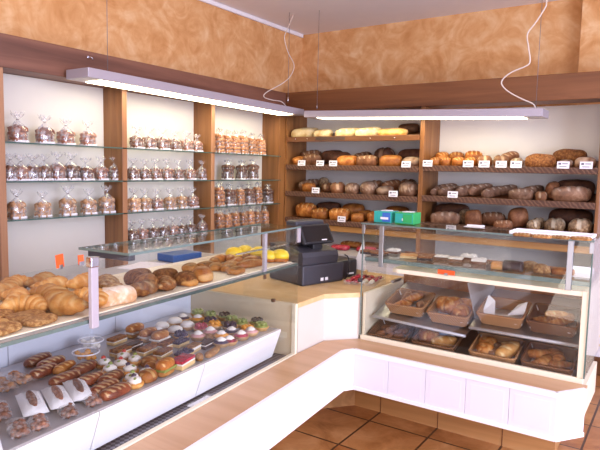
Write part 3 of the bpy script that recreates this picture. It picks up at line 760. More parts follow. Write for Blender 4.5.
obj('plinth_joint', MB().box(1.617, 1.621, -1.520, -1.515, .0, .29), M['wood_dark'], led, False)
obj('plinth_joint', MB().box(1.962, 1.966, -1.520, -1.515, .0, .29), M['wood_dark'], led, False)
obj('plinth_joint', MB().box(2.307, 2.311, -1.520, -1.515, .0, .29), M['wood_dark'], led, False)
obj('plinth_upper', MB().prism(pl, .10, .295), M['plinth'], led, False)

# ------------------------------------------------------------------ right display case
X0, X1, YF, YB = 1.605, 2.692, -1.776, -1.25
case2 = thing('bread_display_case', 'glass-fronted display case with rolls in baskets and cakes on a glass shelf', 'display case', (2.15, -1.5, 0))
def RP(name, mb, mt, par=None): return obj(name, mb, mt, par or case2, False)
RP('base', MB().box(X0+.001, X1-.002, YF+.352, YB, .297, .455), M['cream'])
RP('plinth', MB().box(X0+.02, 2.55, YF+.36, YB, .0, .296), M['plinth'])
RP('base', MB().box(X0+.001, X1-.002, YF+.001, YF+.35, .30, .455), M['cream'])
dk = MB(); ya, yb_ = YF+.02, YB-.013
dk.add([(x, y, z) for x in (X0+.02, X1-.03) for y, z in ((ya, .456), (yb_, .456), (yb_, .468+(yb_-ya)*math.tan(R(15))), (ya, .468))], [[0, 1, 2, 3], [7, 6, 5, 4]]+[[i, 4+i, 4+(i+1) % 4, (i+1) % 4] for i in range(4)])
RP('deck', dk, M['steel'])
RP('base_strip', MB().box(X0, X1, YF, YF+.018, .456, .522, .002), M['cream'])
RP('side_panel', MB().box(X0, X0+.016, YF+.02, YB, .469, .749, .002), M['cream'])
RP('side_panel', MB().box(X1-.026, X1, YF+.001, YB, .523, .905, .002), M['cream'])
RP('rear_panel', MB().box(X0+.017, X1-.027, YB-.012, YB, .469, .92), M['interior_wood'])
dv = MB(); yy = [(-1.50, .545), (YB-.014, .61), (YB-.014, .868), (-1.74, .868)]
dv.add([(x, y, z) for x in (2.158, 2.164) for y, z in yy], [[0, 1, 2, 3], [7, 6, 5, 4]]+[[i, 4+i, 4+(i+1) % 4, (i+1) % 4] for i in range(4)])
RP('divider', dv, M['steel_flat'])
def tilted_shelf(x0, x1, z0, z1, y0, y1, dz):
    b = MB(); th_ = .012
    b.add([(x0, y0, z0-th_), (x1, y0, z1-th_), (x1, y1, z1-th_+dz), (x0, y1, z0-th_+dz), (x0, y0, z0), (x1, y0, z1), (x1, y1, z1+dz), (x0, y1, z0+dz)],
          [[3, 2, 1, 0], [4, 5, 6, 7], [0, 1, 5, 4], [1, 2, 6, 5], [2, 3, 7, 6], [3, 0, 4, 7]])
    o = RP('basket_shelf', b, M['steel'])
    RP('shelf_lip', MB().tube([(x0, y0-.004, z0-.004), (x1, y0-.004, z1-.004)], .0085, 8), M['steel_flat'], o)
    return o
tilted_shelf(X0+.04, 2.154, .622, .602, -1.71, YB-.02, .117)
tilted_shelf(2.17, X1-.03, .650, .650, -1.71, YB-.02, .117)
pk = RP('plank', MB().box(1.80, X1-.001, YF+.004, -1.505, .880, .902, .002), M['cream'])
RP('plank', MB().box(1.70, 1.79, -1.60, -1.40, .850, .872, .002), M['cream'])
RP('hinge', MB().box(1.72, 1.735, -1.66, -1.55, .80, .815, .003), M['steel'])
RP('front_glass', MB().box(X0+.002, X1-.002, YF+.003, YF+.006, .5225, .879), M['glass'])
RP('front_glass', MB().box(X0+.002, X1-.002, YF-.001, YF+.003, .904, 1.118), M['glass'])
e = MB().box(X0-.002, X0+.002, YF-.002, -1.48, .755, 1.118); e.box(X0-.003, X0+.003, YF-.004, YF-.001, .523, 1.118, mi=1); RP('end_glass', e, [M['glass'], M['glass_edge2']])
e = MB().box(X1+.001, X1+.005, YF-.002, -1.30, .523, 1.118); e.box(X1+.000, X1+.006, YF-.004, YF-.001, .523, 1.118, mi=1); RP('end_glass', e, [M['glass'], M['glass_edge']])
g = MB().box(X0+.01, X1-.002, YF+.010, -1.46, .925, .945); g.box(X0+.01, X1-.002, YF+.007, YF+.010, .925, .945, mi=1)
RP('cake_shelf', g, [M['glass_shelf'], M['glass_edge2']])
g = MB().box(X0-.012, X1+.008, YF-.003, -1.47, 1.119, 1.127); g.box(X0-.012, X1+.008, YF-.006, YF-.003, 1.119, 1.127, mi=1)
RP('top_glass_shelf', g, [M['glass_shelf'], M['glass_edge2']])
for x in (1.715, 2.610): RP('glass_post', MB().box(x-.012, x+.012, YF-.012, YF-.002, .903, 1.118, .002), M['steel'])
RP('glass_post', MB().box(X0-.006, X0+.012, YF-.008, YF-.003, 1.07, 1.118, .002), M['steel'])
RP('glass_post', MB().box(X1-.01, X1+.008, YF-.008, YF-.005, 1.07, 1.118, .002), M['steel'])
RP('glass_knob', MB().lathe([(.012, 0), (.013, .012), (.009, .018)], 12, (X0-.004, YF-.013, .812)), M['black'])

# ------------------------------------------------------------------ cash register
reg = thing('cash_register', 'dark grey cash register with tilted screen on the beech counter', 'cash register', (1.165, -1.645, .7505), R(74))
# local -y faces the customer
obj('drawer', MB().box(-.165, .155, -.16, .15, .0, .115, .01), M['darkgrey'], reg)
for x in (-.03, .005): obj('sticker', MB().box(x, x+.022, -.1615, -.160, .018, .036), M['card'], reg)
b = MB(); pr = [(-.15, .117), (.15, .117), (.15, .215), (.05, .215), (-.07, .20), (-.145, .185), (-.155, .16)]
n_ = len(pr); b.add([(x, y, z) for x in (-.16, .11) for y, z in pr], [list(range(n_)), list(range(n_, 2*n_))[::-1]]+[[i, n_+i, n_+(i+1) % n_, (i+1) % n_] for i in range(n_)])
obj('body', b, M['darkgrey'], reg)
obj('rear_hood', MB().box(-.125, .095, -.045, .05, .216, .355, .012), M['darkgrey'], reg)
sn = obj('screen', MB().box(-.115, .115, -.012, .012, -.06, .06, .006), M['black'], reg)
sn.location = (-.01, -.088, .278); sn.rotation_euler = (R(-28), 0, 0)
obj('display', MB().box(-.10, .10, -.0135, -.012, -.048, .048), M['screen'], sn)
obj('print', MB().box(.02, .06, -.0148, -.0137, -.045, -.038), M['card'], sn)
obj('hinge', MB().box(-.04, .03, -.105, -.04, .19, .235, .006), M['black'], reg)
rp = thing('receipt_printer', 'small black receipt printer right beside the cash register', 'printer', (1.245, -1.405, .7505), R(74))
obj('case', MB().box(-.068, .066, -.10, .09, 0, .11, .012), M['black'], rp)
obj('paper_slot', MB().box(-.045, .045, -.02, .0, .109, .113, .001), M['darkgrey'], rp)
obj('badge', MB().box(-.02, .035, -.1015, -.10, .02, .03), M['card'], rp)
tag(obj('power_lead', MB().tube(smooth([(1.34, -1.498, .90), (1.365, -1.495, .88), (1.372, -1.495, .82), (1.35, -1.492, .757), (1.30, -1.488, .755)]), .004, 6), M['black']), 'black cable looping down between cash register and receipt printer', 'cable')

# sweets tray on the counter
tr = thing('sweets_tray', 'shallow clear tray on the counter end by the glass', 'tray', (1.478, -1.50, .7505), R(12))
mbt = MB().box(-.09, .09, -.12, .12, 0, .004, .001)
for a in ((-.09, -.087, -.12, .12), (.087, .09, -.12, .12), (-.09, .09, -.12, -.117), (-.09, .09, .117, .12)): mbt.box(*a, .004, .022)
obj('tray', mbt, M['plastic'], tr)
rs = random.Random(3)
def make_sweet(k):
    def mk():
        o = obj('wrapped_sweet', MB().blob((0, 0, .012), .0175, k, 10, .5, (1.15, .8, .55)), M[['beadred', 'berry', 'whip'][k]]); return tag(o, '', 'sweet')
    return mk
n = 0
for iy in range(5):
    for ix in range(4):
        k = 2 if iy < 2 and ix > 1 else (ix+iy) % 2
        o = inst(f'sweet{k}', make_sweet(k), ['red wrapped sweet in the clear tray on the counter', 'dark red wrapped sweet in the clear tray on the counter', 'white wrapped sweet in the clear tray on the counter'][k], ['red sweets in the counter tray', 'dark red sweets in the counter tray', 'white sweets in the counter tray'][k])
        x = -.064+ix*.0425+rs.uniform(-.006, .006); y = -.092+iy*.046+rs.uniform(-.006, .006)
        c, s = math.cos(R(12)), math.sin(R(12)); put(o, (1.478+x*c-y*s, -1.50+x*s+y*c, .7555), rs.uniform(0, 3)); n += 1
# folded paper standing beside it
pa_, pb_, pc_ = ony(364, 239, -1.335), ony(352, 268, -1.345), ony(364.5, 271, -1.345); dz_ = min(pb_.z, pc_.z)-.752
ps = thing('paper_cone', 'white folded paper standing on the counter behind the sweets tray', 'paper', (pc_.x, -1.31, .7505))
b = MB().add([pa_, pb_, pc_, pc_+Vector((-.02, .06, 0)), Vector((pb_.x, pb_.y, .7515)), Vector((pc_.x, pc_.y, .7515)), Vector((pc_.x-.02, pc_.y+.06, .7515))], [[0, 1, 2], [0, 2, 3], [0, 3, 1]])
obj('sheet', b, M['paper'], ps, False)
obj('stand', MB().box(pb_.x+.01, pc_.x, -1.343, -1.30, .7512, pc_.z, .003), M['beech_x'], ps, False)

# ------------------------------------------------------------------ pastries
def sub(name, mb, mt, par): return obj(name, mb, M[mt], par)
M['chocstripe'] = bread('striped_pastry', '#a0622c', '#c08040', '#d69a58', '#3a1e10', 26, rough=.4)
M['almond'] = bread('almond_flakes', '#7a4826', '#a8743e', '#d8ae72', '#f0deb8', 90, bump=.8)
def croissant_mb(L_=.12, r=.027, bend=1.0, seed=0, seg=7):
    b = MB(); n = 30; m_ = 12; vs = []; tn = []; Rr = L_/2/math.sin(bend) if bend > .05 else 99
    for i in range(n+1):
        t = i/n; a = (t-.5)*2*bend
        c = Vector((Rr*math.sin(a), Rr*(1-math.cos(a)), 0)); nr = Vector((-math.sin(a), math.cos(a), 0))
        s_ = math.sin(math.pi*(.04+.92*t)); ph = (abs(t-.5)*2*seg/2) % 1
        rr = r*(s_**.8)*(.86+.22*ph)*(1+.06*noise.noise(Vector((t*9, seed, 0))))
        for j in range(m_):
            q = 2*math.pi*j/m_; vs.append(c+nr*(math.cos(q)*rr*1.08)+Vector((0, 0, max(0, rr*.85*math.sin(q)+r*.72)))); tn.append(max(0, min(1, (.35-ph)*1.6 if math.sin(q) > .1 else 0)))
    b.add(vs, [[i*m_+j, i*m_+(j+1) % m_, (i+1)*m_+(j+1) % m_, (i+1)*m_+j] for i in range(n) for j in range(m_)]+[list(range(m_))[::-1], [n*m_+j for j in range(m_)]], tn, smooth=True)
    return b
def one(name, cat, fn, mt):
    def mk(): return tag(obj(name, fn(), M[mt]), '', cat)
    return mk
def tart(name, fill, top, cat='tartlet', r=.038):
    def mk():
        t = thing(name, '', cat)
        sub('tart_shell', MB().lathe([(r*.72, 0), (r*.98, .016), (r, .018), (r*.9, .018)], 36, flute=.04, nf=18), 'shell', t)
        sub('filling', MB().lathe([(r*.9, .014), (r*.86, .021), (r*.6, .027), (r*.2, .029)], 20), fill, t)
        if top == 'cream': sub('cream_swirl', MB().lathe([(r*.5, .024), (r*.56, .030), (r*.40, .035), (r*.36, .037), (r*.15, .041), (.001, .042)], 18, flute=.1, nf=6), 'whip', t)
        elif top == 'whole': sub('cream_dome', MB().lathe([(r*.86, .018), (r*.84, .028), (r*.6, .037), (r*.2, .041)], 18, flute=.05, nf=8), 'whip', t)
        elif top in M:
            b = MB(); n = 7
            for i in range(n):
                a = i*2*math.pi/(n-1); q = r*.52 if i < n-1 else 0
                b.blob((q*math.cos(a), q*math.sin(a), .030), .0115, i+len(name), 6, .2)
            sub('fruit', b, top, t)
        return t
    return mk
def slice_(name, layers, L_=.075, W_=.042, top=None, cat='cake slice'):
    def mk():
        t = thing(name, '', cat); z = 0
        for pn, h, mt in layers:
            sub(pn, MB().box(-L_/2, L_/2, -W_/2, W_/2, z, z+h, .002), mt, t); z += h
        if top:
            b = MB(); rn = random.Random(4)
            for i in range(14): b.blob((rn.uniform(-.44, .44)*L_, rn.uniform(-.4, .4)*W_, z+.002), .007, i, 6, .3, (1, 1, .6))
            sub('topping', b, top, t)
        return t
    return mk
def canape(name, k):
    def mk():
        t = thing(name, '', 'canape')
        sub('bread_base', MB().lathe([(.028, 0), (.033, .008), (.032, .014), (.025, .017)], 18), 'golden', t)
        sub('cream', MB().lathe([(.025, .016), (.024, .026), (.015, .033), (.004, .036)], 16, flute=.08, nf=7), 'whip', t)
        sub('garnish', MB().blob((.006, .004, .036), .010, 2, 6, .2), ['red', 'purple', 'kiwi'][k], t)
        sub('herb_leaf', MB().blob((-.012, -.006, .033), .010, 7, 6, .3, (1, .6, .4)), 'kiwi', t)
        return t
    return mk
def filled_roll(name, fill):
    def mk():
        t = thing(name, '', 'filled roll')
        sub('lower_half', loaf_mb(.09, .055, .024, 2, nu=16, nv=16), 'golden', t)
        sub('filling', MB().box(-.042, .042, -.027, .027, .018, .027, .003), fill, t)
        top = sub('upper_half', loaf_mb(.092, .056, .034, 5, 'diag', nu=18, nv=16, ncut=3), 'orange_crust', t); top.location = (0, 0, .024)
        return t
    return mk
def dome_bun():
    t = thing('yellow_dome_bun', '', 'pastry'); sub('bun', loaf_mb(.095, .09, .032, 3, None, nu=18, nv=18), 'orange_crust', t)
    sub('yellow_glaze', MB().lathe([(.044, .018), (.044, .034), (.036, .050), (.016, .060), (.002, .061)], 20), 'yellow', t); return t
def paper_bag():
    t = thing('paper_bag', '', 'bag of biscuits')
    b = MB(); nx, ny = 16, 10; L_, W_ = .215, .082; vs = []
    for sgn in (1, -1):
        for i in range(nx+1):
            for j in range(ny+1):
                u, v = i/nx*2-1, j/ny*2-1
                h = max(0, (1-abs(u)**3))**.6*max(0, (1-v*v))**.5*.021*(1+.35*noise.noise(Vector((u*3, v*3, 1))))
                vs.append((u*L_/2+(.006*noise.noise(Vector((v*3, 0, 2))) if abs(u) > .9 else 0), v*W_/2, .020+(h if sgn > 0 else -h*.85)))
    fs = []; n0 = (nx+1)*(ny+1)
    for g in (0, 1):
        for i in range(nx):
            for j in range(ny):
                a = g*n0+i*(ny+1)+j; q = [a, a+1, a+ny+2, a+ny+1]; fs.append(q[::-1] if g == 0 else q)
    b.add(vs, fs, smooth=True); sub('bag', b, 'paper', t)
    st = sub('biscuit_stick', loaf_mb(.15, .030, .0125, 1, nu=14, nv=12, lump=.2), 'cookies_brown', t); st.location = (-.005, 0, .0335)
    wv = [(x, y, .0455-.16*y*y*6+(.0015 if abs(x) < .03 else 0)) for x in (-.08, -.04, 0, .04, .055) for y in (-.022, -.011, 0, .011, .022)]
    sub('window', MB().add(wv, [[i*5+j, i*5+j+1, i*5+j+6, i*5+j+5] for i in range(4) for j in range(4)], smooth=True), 'film2', t)
    return t
def clear_bag(cm):
    def mk():
        t = thing('clear_bag', '', 'bag of biscuits'); b = MB(); rn = random.Random(8)
        for i in range(16): b.blob((rn.uniform(-.05, .04), rn.uniform(-.018, .018), .012+rn.uniform(-.002, .008)), .012, i, 6, .5)
        sub('biscuits', b, cm, t)
        f = MB(); prof = [(-.065, .030, .006), (-.055, .026, .012), (-.04, .03, .024), (0, .034, .030), (.035, .030, .026), (.05, .016, .012), (.058, .018, .012), (.072, .03, .014)]
        vs = [(x, w_*math.cos(q), max(.001, .014+h*.5*math.sin(q)+.003*noise.noise(Vector((x*60, q, 0))))) for x, w_, h in prof for q in [i*math.pi/7 for i in range(14)]]
        f.add(vs, [[i*14+j, i*14+(j+1) % 14, (i+1)*14+(j+1) % 14, (i+1)*14+j] for i in range(len(prof)-1) for j in range(14)], smooth=True)
        sub('cellophane', f, 'film', t); return t
    return mk
def bowl(fruit):
    def mk():
        t = thing('plastic_bowl', '', 'bowl'); 
        b = MB(); pr = [(.030, .001), (.046, .036), (.050, .040)]; n = 24
        vs = [(r*math.cos(2*math.pi*j/n), r*math.sin(2*math.pi*j/n), z) for r, z in pr for j in range(n)]
        b.add(vs, [[i*n+j, i*n+(j+1) % n, (i+1)*n+(j+1) % n, (i+1)*n+j] for i in range(2) for j in range(n)], smooth=True); sub('bowl', b, 'plastic', t)
        b = MB(); rn = random.Random(6)
        for i in range(16): a = rn.uniform(0, 6.3); q = rn.uniform(0, .032); b.blob((q*math.cos(a), q*math.sin(a), .028+rn.uniform(-.008, .008)), .013, i, 6, .3)
        sub('filling', b, fruit, t)
        sub('rim', MB().tube([(.050*math.cos(q), .050*math.sin(q), .040) for q in [i*math.pi/12 for i in range(25)]], .0028, 6), 'card', t)
        b = MB(); pr = [(.051, .040), (.044, .054), (.022, .061), (.002, .062)]
        vs = [(r*math.cos(2*math.pi*j/n), r*math.sin(2*math.pi*j/n), z) for r, z in pr for j in range(n)]
        b.add(vs, [[i*n+j, i*n+(j+1) % n, (i+1)*n+(j+1) % n, (i+1)*n+j] for i in range(3) for j in range(n)], smooth=True); sub('lid', b, 'plastic', t)
        return t
    return mk
PT = {  # key: (maker, height, description)
 'croissant': (one('croissant', 'croissant', lambda: croissant_mb(.125, .036, 1.3), 'golden'), .055, 'large golden croissant'),
 'almond_croissant': (one('almond_croissant', 'croissant', lambda: croissant_mb(.125, .036, 1.0, 3), 'almond'), .05, 'almond-flaked golden croissant'),
 'powder_croissant': (one('sugared_croissant', 'croissant', lambda: loaf_mb(.165, .10, .06, 6, 'diag', lump=.3, flour=.7, ncut=3), 'powder'), .06, 'large pale sugar-dusted croissant'),
 'cheese_pastry': (one('cheese_pastry', 'pastry', lambda: loaf_mb(.115, .08, .024, 4, None, flour=.1, lump=.15), 'almond'), .03, 'flat oval golden pastry'),
 'nut_pastry': (one('nut_pastry', 'pastry', lambda: loaf_mb(.115, .095, .055, 7, None, lump=.35), 'nut'), .045, 'nut-brown twisted pastry'),
 'nut_ring': (one('nut_ring', 'pastry', lambda: croissant_mb(.115, .031, 1.6, 9), 'nut'), .045, 'curved nut-covered pastry'),
 'crumble_bun': (one('crumble_bun', 'pastry', lambda: loaf_mb(.075, .07, .03, 8, None, flour=.4, lump=.2), 'golden'), .03, 'flat yellow crumble bun'),
 'doughnut': (one('doughnut', 'doughnut', lambda: loaf_mb(.085, .085, .055, 5, 'ring', flour=.15), 'orange_crust'), .05, 'round doughnut with pale waist'),
 'choc_pastry': (one('chocolate_striped_pastry', 'pastry', lambda: loaf_mb(.10, .065, .03, 3, 'diag', ncut=7, cutw=.4), 'chocstripe'), .03, 'chocolate-striped flat pastry'),
 'folded_pastry': (one('folded_pastry', 'pastry', lambda: loaf_mb(.085, .05, .032, 12, 'long', lump=.2), 'orange_crust'), .04, 'orange-brown folded pastry'),
 'long_pastry': (one('long_pastry', 'pastry', lambda: loaf_mb(.17, .06, .035, 13, 'long', lump=.15), 'orange_crust'), .035, 'long orange-brown glazed pastry'),
 'dome': (dome_bun, .045, 'yellow-topped round bun'),
 'pink_cake': (one('pink_cake', 'cake', lambda: loaf_mb(.15, .06, .04, 3, None), 'pink'), .04, 'pale pink glazed cake'),
 'lye_stick': (one('lye_stick', 'roll', lambda: loaf_mb(.125, .058, .034, 3, 'diag', ncut=5, cutw=.34, ang=.9), 'laugen'), .035, 'red-brown lye stick with pale slashes'),
 'lye_roll': (one('lye_roll', 'roll', lambda: loaf_mb(.10, .05, .035, 6, 'diag', ncut=4, cutw=.3), 'orange_crust'), .035, 'orange-brown slashed roll'),
 'paper_bag': (paper_bag, .03, 'white windowed paper bag with biscuit stick'),
 'clear_bag': (clear_bag('cookies_brown'), .025, 'clear bag of brown biscuit pieces'),
 'roll_bag': (clear_bag('cookies_orange'), .03, 'clear bag of orange-brown rusks'),
 'bowl_yellow': (bowl('peach'), .04, 'clear lidded bowl of yellow fruit'), 'bowl_white': (bowl('whip'), .04, 'clear lidded bowl of white cream'),
 'canape_red': (canape('canape', 0), .03, 'cream canape topped with red'), 'canape_dark': (canape('canape', 1), .03, 'cream canape topped with dark fruit'), 'canape_green': (canape('canape', 2), .03, 'cream canape topped with green'),
 'filled_roll': (filled_roll('filled_roll', 'whip'), .04, 'split golden roll with white filling'), 'green_roll': (filled_roll('filled_roll', 'kiwi'), .04, 'split golden roll with green filling'),
 'bun': (one('plain_bun', 'bun', lambda: loaf_mb(.07, .065, .04, 4, 'cross'), 'orange_crust'), .04, 'small orange-brown bun'),
 'nut_slice': (slice_('nut_slice', [('base', .012, 'sponge'), ('cream', .004, 'whip'), ('nut_layer', .012, 'nut')], .085, .04), .028, 'nut-topped cake slice with white edge'),
 'choc_slice': (slice_('chocolate_slice', [('base', .014, 'choc'), ('cream', .004, 'whip'), ('glaze', .008, 'choc')], .08, .04), .026, 'dark chocolate cake slice'),
 'berry_slice': (slice_('berry_slice', [('base', .014, 'sponge'), ('cream', .006, 'whip'), ('berry_jelly', .010, 'berry')], .085, .05), .03, 'bright red berry cake slice'),
 'cream_slice': (slice_('cream_slice', [('base', .012, 'sponge'), ('cream', .010, 'whip'), ('pastry_top', .006, 'almond')], .085, .04), .028, 'layered cream slice with brown top'),
 'plum_slice': (slice_('plum_slice', [('base', .014, 'sponge'), ('plums', .010, 'purple')], .08, .042, 'purple'), .026, 'dark plum cake slice'),
 'almond_stick': (one('almond_stick', 'pastry', lambda: loaf_mb(.12, .035, .025, 4, None, lump=.25), 'almond'), .025, 'long almond-covered stick'),
 'marzipan': (one('marzipan_ball', 'sweet', lambda: loaf_mb(.034, .034, .03, 2, None), 'almond'), .03, 'small round yellow-brown sweet'),
 'tart_berry': (tart('berry_tartlet', 'berry', 'berry'), .03, 'tartlet of red berries'), 'tart_berry_cream': (tart('berry_tartlet', 'berry', 'cream'), .04, 'red berry tartlet with cream swirl'),
 'tart_blue': (tart('blueberry_tartlet', 'purple', 'purple'), .03, 'tartlet of dark blueberries'), 'tart_blue_cream': (tart('blueberry_tartlet', 'purple', 'cream'), .04, 'dark fruit tartlet with white cream'),
 'tart_peach': (tart('peach_tartlet', 'peach', 'peach'), .03, 'tartlet of orange peach'), 'tart_peach_cream': (tart('peach_tartlet', 'peach', 'cream'), .04, 'peach tartlet with cream swirl'),
 'tart_kiwi': (tart('kiwi_tartlet', 'kiwi', 'kiwi'), .03, 'tartlet of green fruit'), 'tart_kiwi_dark': (tart('kiwi_tartlet', 'kiwi', 'choc'), .03, 'green fruit tartlet with dark topping'),
 'tart_cream': (tart('cream_tartlet', 'whip', 'whole'), .035, 'white cream tartlet'), 'tart_pink': (tart('pink_tartlet', 'pink', 'cream'), .035, 'pink tartlet with white cream'),
}
FOOT = {}
def foot(k, root):
    """half length and half width of a thing standing unrotated at the origin"""
    if k not in FOOT:
        vs = []
        for o in [root]+list(root.children):
            if o.type == 'MESH': vs += [Vector(c)+(o.location if o is not root else Vector()) for c in o.bound_box]
        FOOT[k] = ((max(v.x for v in vs)-min(v.x for v in vs))/2, (max(v.y for v in vs)-min(v.y for v in vs))/2)
    return FOOT[k]
def lay(items, z, where, group, frame='case', lim=.03, tmin=.03):
    P_ = []; ob = []
    for it in items:
        k = it[0]; mk, h, desc = PT[k]; px, py, rz = it[1:4]; s = it[4] if len(it) > 4 else 1
        p = onz(px, py, z+h*.5*s); r_ = R(rz)+(LROT if frame == 'case' else 0)
        o = inst(k, mk, '', None); ob.append(o); a, b = foot(k, PROTO[k]); P_.append([p.x, p.y, a*.97, b*.97, r_, s, s])
    relax(P_, 1, 1, lim, 140, .70)
    if frame == 'case':
        for p_ in P_:
            e_ = ext(p_[2], p_[3], p_[4], N.x, N.y)*p_[5]*1.05
            q_ = Vector((p_[0], p_[1], 0))-P0; sp_, tp_ = q_.dot(U), -q_.dot(N)
            tp_ = max(tmin+e_, min(.615-e_, tp_)); w_ = P0+U*sp_-N*tp_; p_[0], p_[1] = w_.x, w_.y
    for p_, it in zip(P_, items):
        if 'bag' in it[0]: p_[5] = max(p_[5], .86)
    by = {}
    for i, it in enumerate(items): by.setdefault(it[0], []).append(i)
    for k, ids in by.items():
        desc = PT[k][2]; ids.sort(key=lambda i: items[i][1])
        for n, i in enumerate(ids):
            x, y, _a, _b, rz, s = P_[i][:6]; o = ob[i]
            o['label'] = f"{desc}, {ORD[n]} from left {where}" if len(ids) > 1 else f"{desc} {where}"
            if len(ids) > 1: o['group'] = group
            put(o, (x, y, z+.0008), rz, 0, s)
# rz is measured against the front edge of the case
lay([('croissant', 6, 291, 20), ('croissant', 22, 283, 200), ('croissant', 29, 297, 60), ('croissant', 42, 282, 30), ('croissant', 43, 303, 120), ('croissant', 55, 296, 80, 1.2), ('croissant', 66, 302, 250, 1.25), ('croissant', 62, 283, 10), ('croissant', 80, 298, 100, 1.1), ('croissant', 76, 282, 20),
     ('cheese_pastry', 24, 314, 0), ('cheese_pastry', 48, 320, 5, .9), ('cheese_pastry', 12, 330, 5, 1.0), ('cheese_pastry', -1, 314, 5), ('crumble_bun', 0, 322, 0, .8),
     ('almond_croissant', 104, 283, 60), ('almond_croissant', 113, 293, 30), ('powder_croissant', 134, 297, -5, 1.0),
     ('nut_pastry', 139, 278, 10), ('nut_pastry', 150, 284, 40), ('nut_ring', 160, 291, 10, 1.1), ('nut_pastry', 167, 278, 0), ('nut_ring', 176, 284, 60), ('nut_pastry', 185, 281, 20, .9),
     ('crumble_bun', 197, 283, 0, .95), ('doughnut', 202, 273, 0, .9), ('doughnut', 216.5, 277, 0), ('crumble_bun', 168, 273, 10, .8),
     ('choc_pastry', 195, 266, 20), ('choc_pastry', 206, 265, 0), ('choc_pastry', 216, 266, 30), ('choc_pastry', 226, 267, 10), ('choc_pastry', 236, 270, 5), ('choc_pastry', 233, 263, 15),
     ('folded_pastry', 213, 261, 30), ('folded_pastry', 221, 258, 0), ('folded_pastry', 230, 258, 40), ('folded_pastry', 239, 260, 20), ('long_pastry', 251, 263, -12), ('long_pastry', 252, 258, 0, .8),
     ('dome', 234, 254.5, 0, .95), ('dome', 245, 252.5, 0, .95), ('dome', 257, 255, 0), ('dome', 271, 257.5, 0, .9), ('dome', 284, 257.5, 30, 1.0)],
    TZ, 'on the upper pastry tray', 'pastries on the upper tray')
lay([('paper_bag', 8, 441, 62), ('paper_bag', 28, 410, 62), ('paper_bag', 58, 402, 62), ('paper_bag', 86, 392, 60),
     ('clear_bag', 24, 432, 62), ('clear_bag', 45, 417, 62), ('clear_bag', 74, 406, 62), ('clear_bag', 100, 396, 62), ('clear_bag', 4, 412, 62), ('roll_bag', 17, 378, 90), ('roll_bag', 4, 384, 80),
     ('lye_stick', 38, 359, 10), ('lye_stick', 51, 362, 5), ('lye_stick', 44, 370, 10), ('lye_stick', 73, 377, 0), ('lye_stick', 84, 369, 5), ('lye_stick', 88, 383, 0), ('lye_stick', 105, 386, 5), ('lye_stick', 119, 395, 0), ('lye_stick', 102, 377, 10), ('lye_roll', 64, 367, 10),
     ('bowl_white', 91, 345, 0), ('bowl_yellow', 86, 357, 0),
     ('nut_slice', 117, 340, 5), ('choc_slice', 133, 346, 5), ('nut_slice', 121, 351, 0), ('filled_roll', 135, 332, 0), ('filled_roll', 149, 336, 0), ('filled_roll', 160, 339, 5), ('nut_slice', 147, 350, 5), ('nut_slice', 163, 353, 10), ('nut_slice', 170, 344, 5),
     ('canape_red', 125, 358, 0), ('canape_red', 101, 365, 40), ('canape_green', 110, 372, 0), ('canape_red', 118, 366, 0), ('canape_dark', 128, 371, 80), ('canape_green', 133, 362, 0), ('bun', 143, 361, 0), ('bun', 152, 366, 0), ('green_roll', 166, 369, 10), ('bun', 157, 378, 0, 1.05), ('canape_dark', 147, 373, 0), ('canape_dark', 142, 384, 30), ('canape_green', 132, 379, 0),
     ('berry_slice', 183, 362, 10, 1.15), ('plum_slice', 184, 354, 5), ('cream_slice', 193, 348, 8), ('plum_slice', 177, 343, 5), ('choc_slice', 211, 344, 5), ('almond_stick', 215, 352, 12), ('marzipan', 200, 357, 0),
     ('tart_berry_cream', 235, 342, 0), ('tart_blue_cream', 234, 331, 0), ('tart_peach', 244, 331, 0), ('tart_berry_cream', 248, 336, 0), ('tart_peach_cream', 222, 334, 0), ('tart_peach', 217, 325, 0), ('tart_blue', 208, 322, 0), ('tart_peach_cream', 198, 319, 0), ('tart_blue_cream', 187, 318, 0),
     ('tart_cream', 175, 322, 0), ('tart_cream', 189, 326, 0), ('tart_berry', 200, 328, 0), ('tart_pink', 211, 332, 0), ('tart_pink', 198, 336, 0), ('tart_blue', 184, 336, 0), ('tart_cream', 174, 331, 0), ('tart_cream', 162, 327, 0), ('tart_pink', 159, 332, 0), ('marzipan', 207, 337, 0, 1.1), ('tart_blue_cream', 221, 342, 0),
     ('tart_kiwi', 211, 316, 0), ('tart_kiwi_dark', 224, 317, 0), ('tart_kiwi', 234, 321, 0), ('tart_kiwi', 243, 323, 0), ('tart_kiwi_dark', 252, 323, 0), ('tart_kiwi', 261, 327, 0), ('tart_pink', 257, 333, 0), ('tart_blue', 226, 326, 0), ('tart_kiwi', 198, 314, 0)],
    DZ, 'on the lower deck', 'cakes and rolls on the lower deck', tmin=.058)

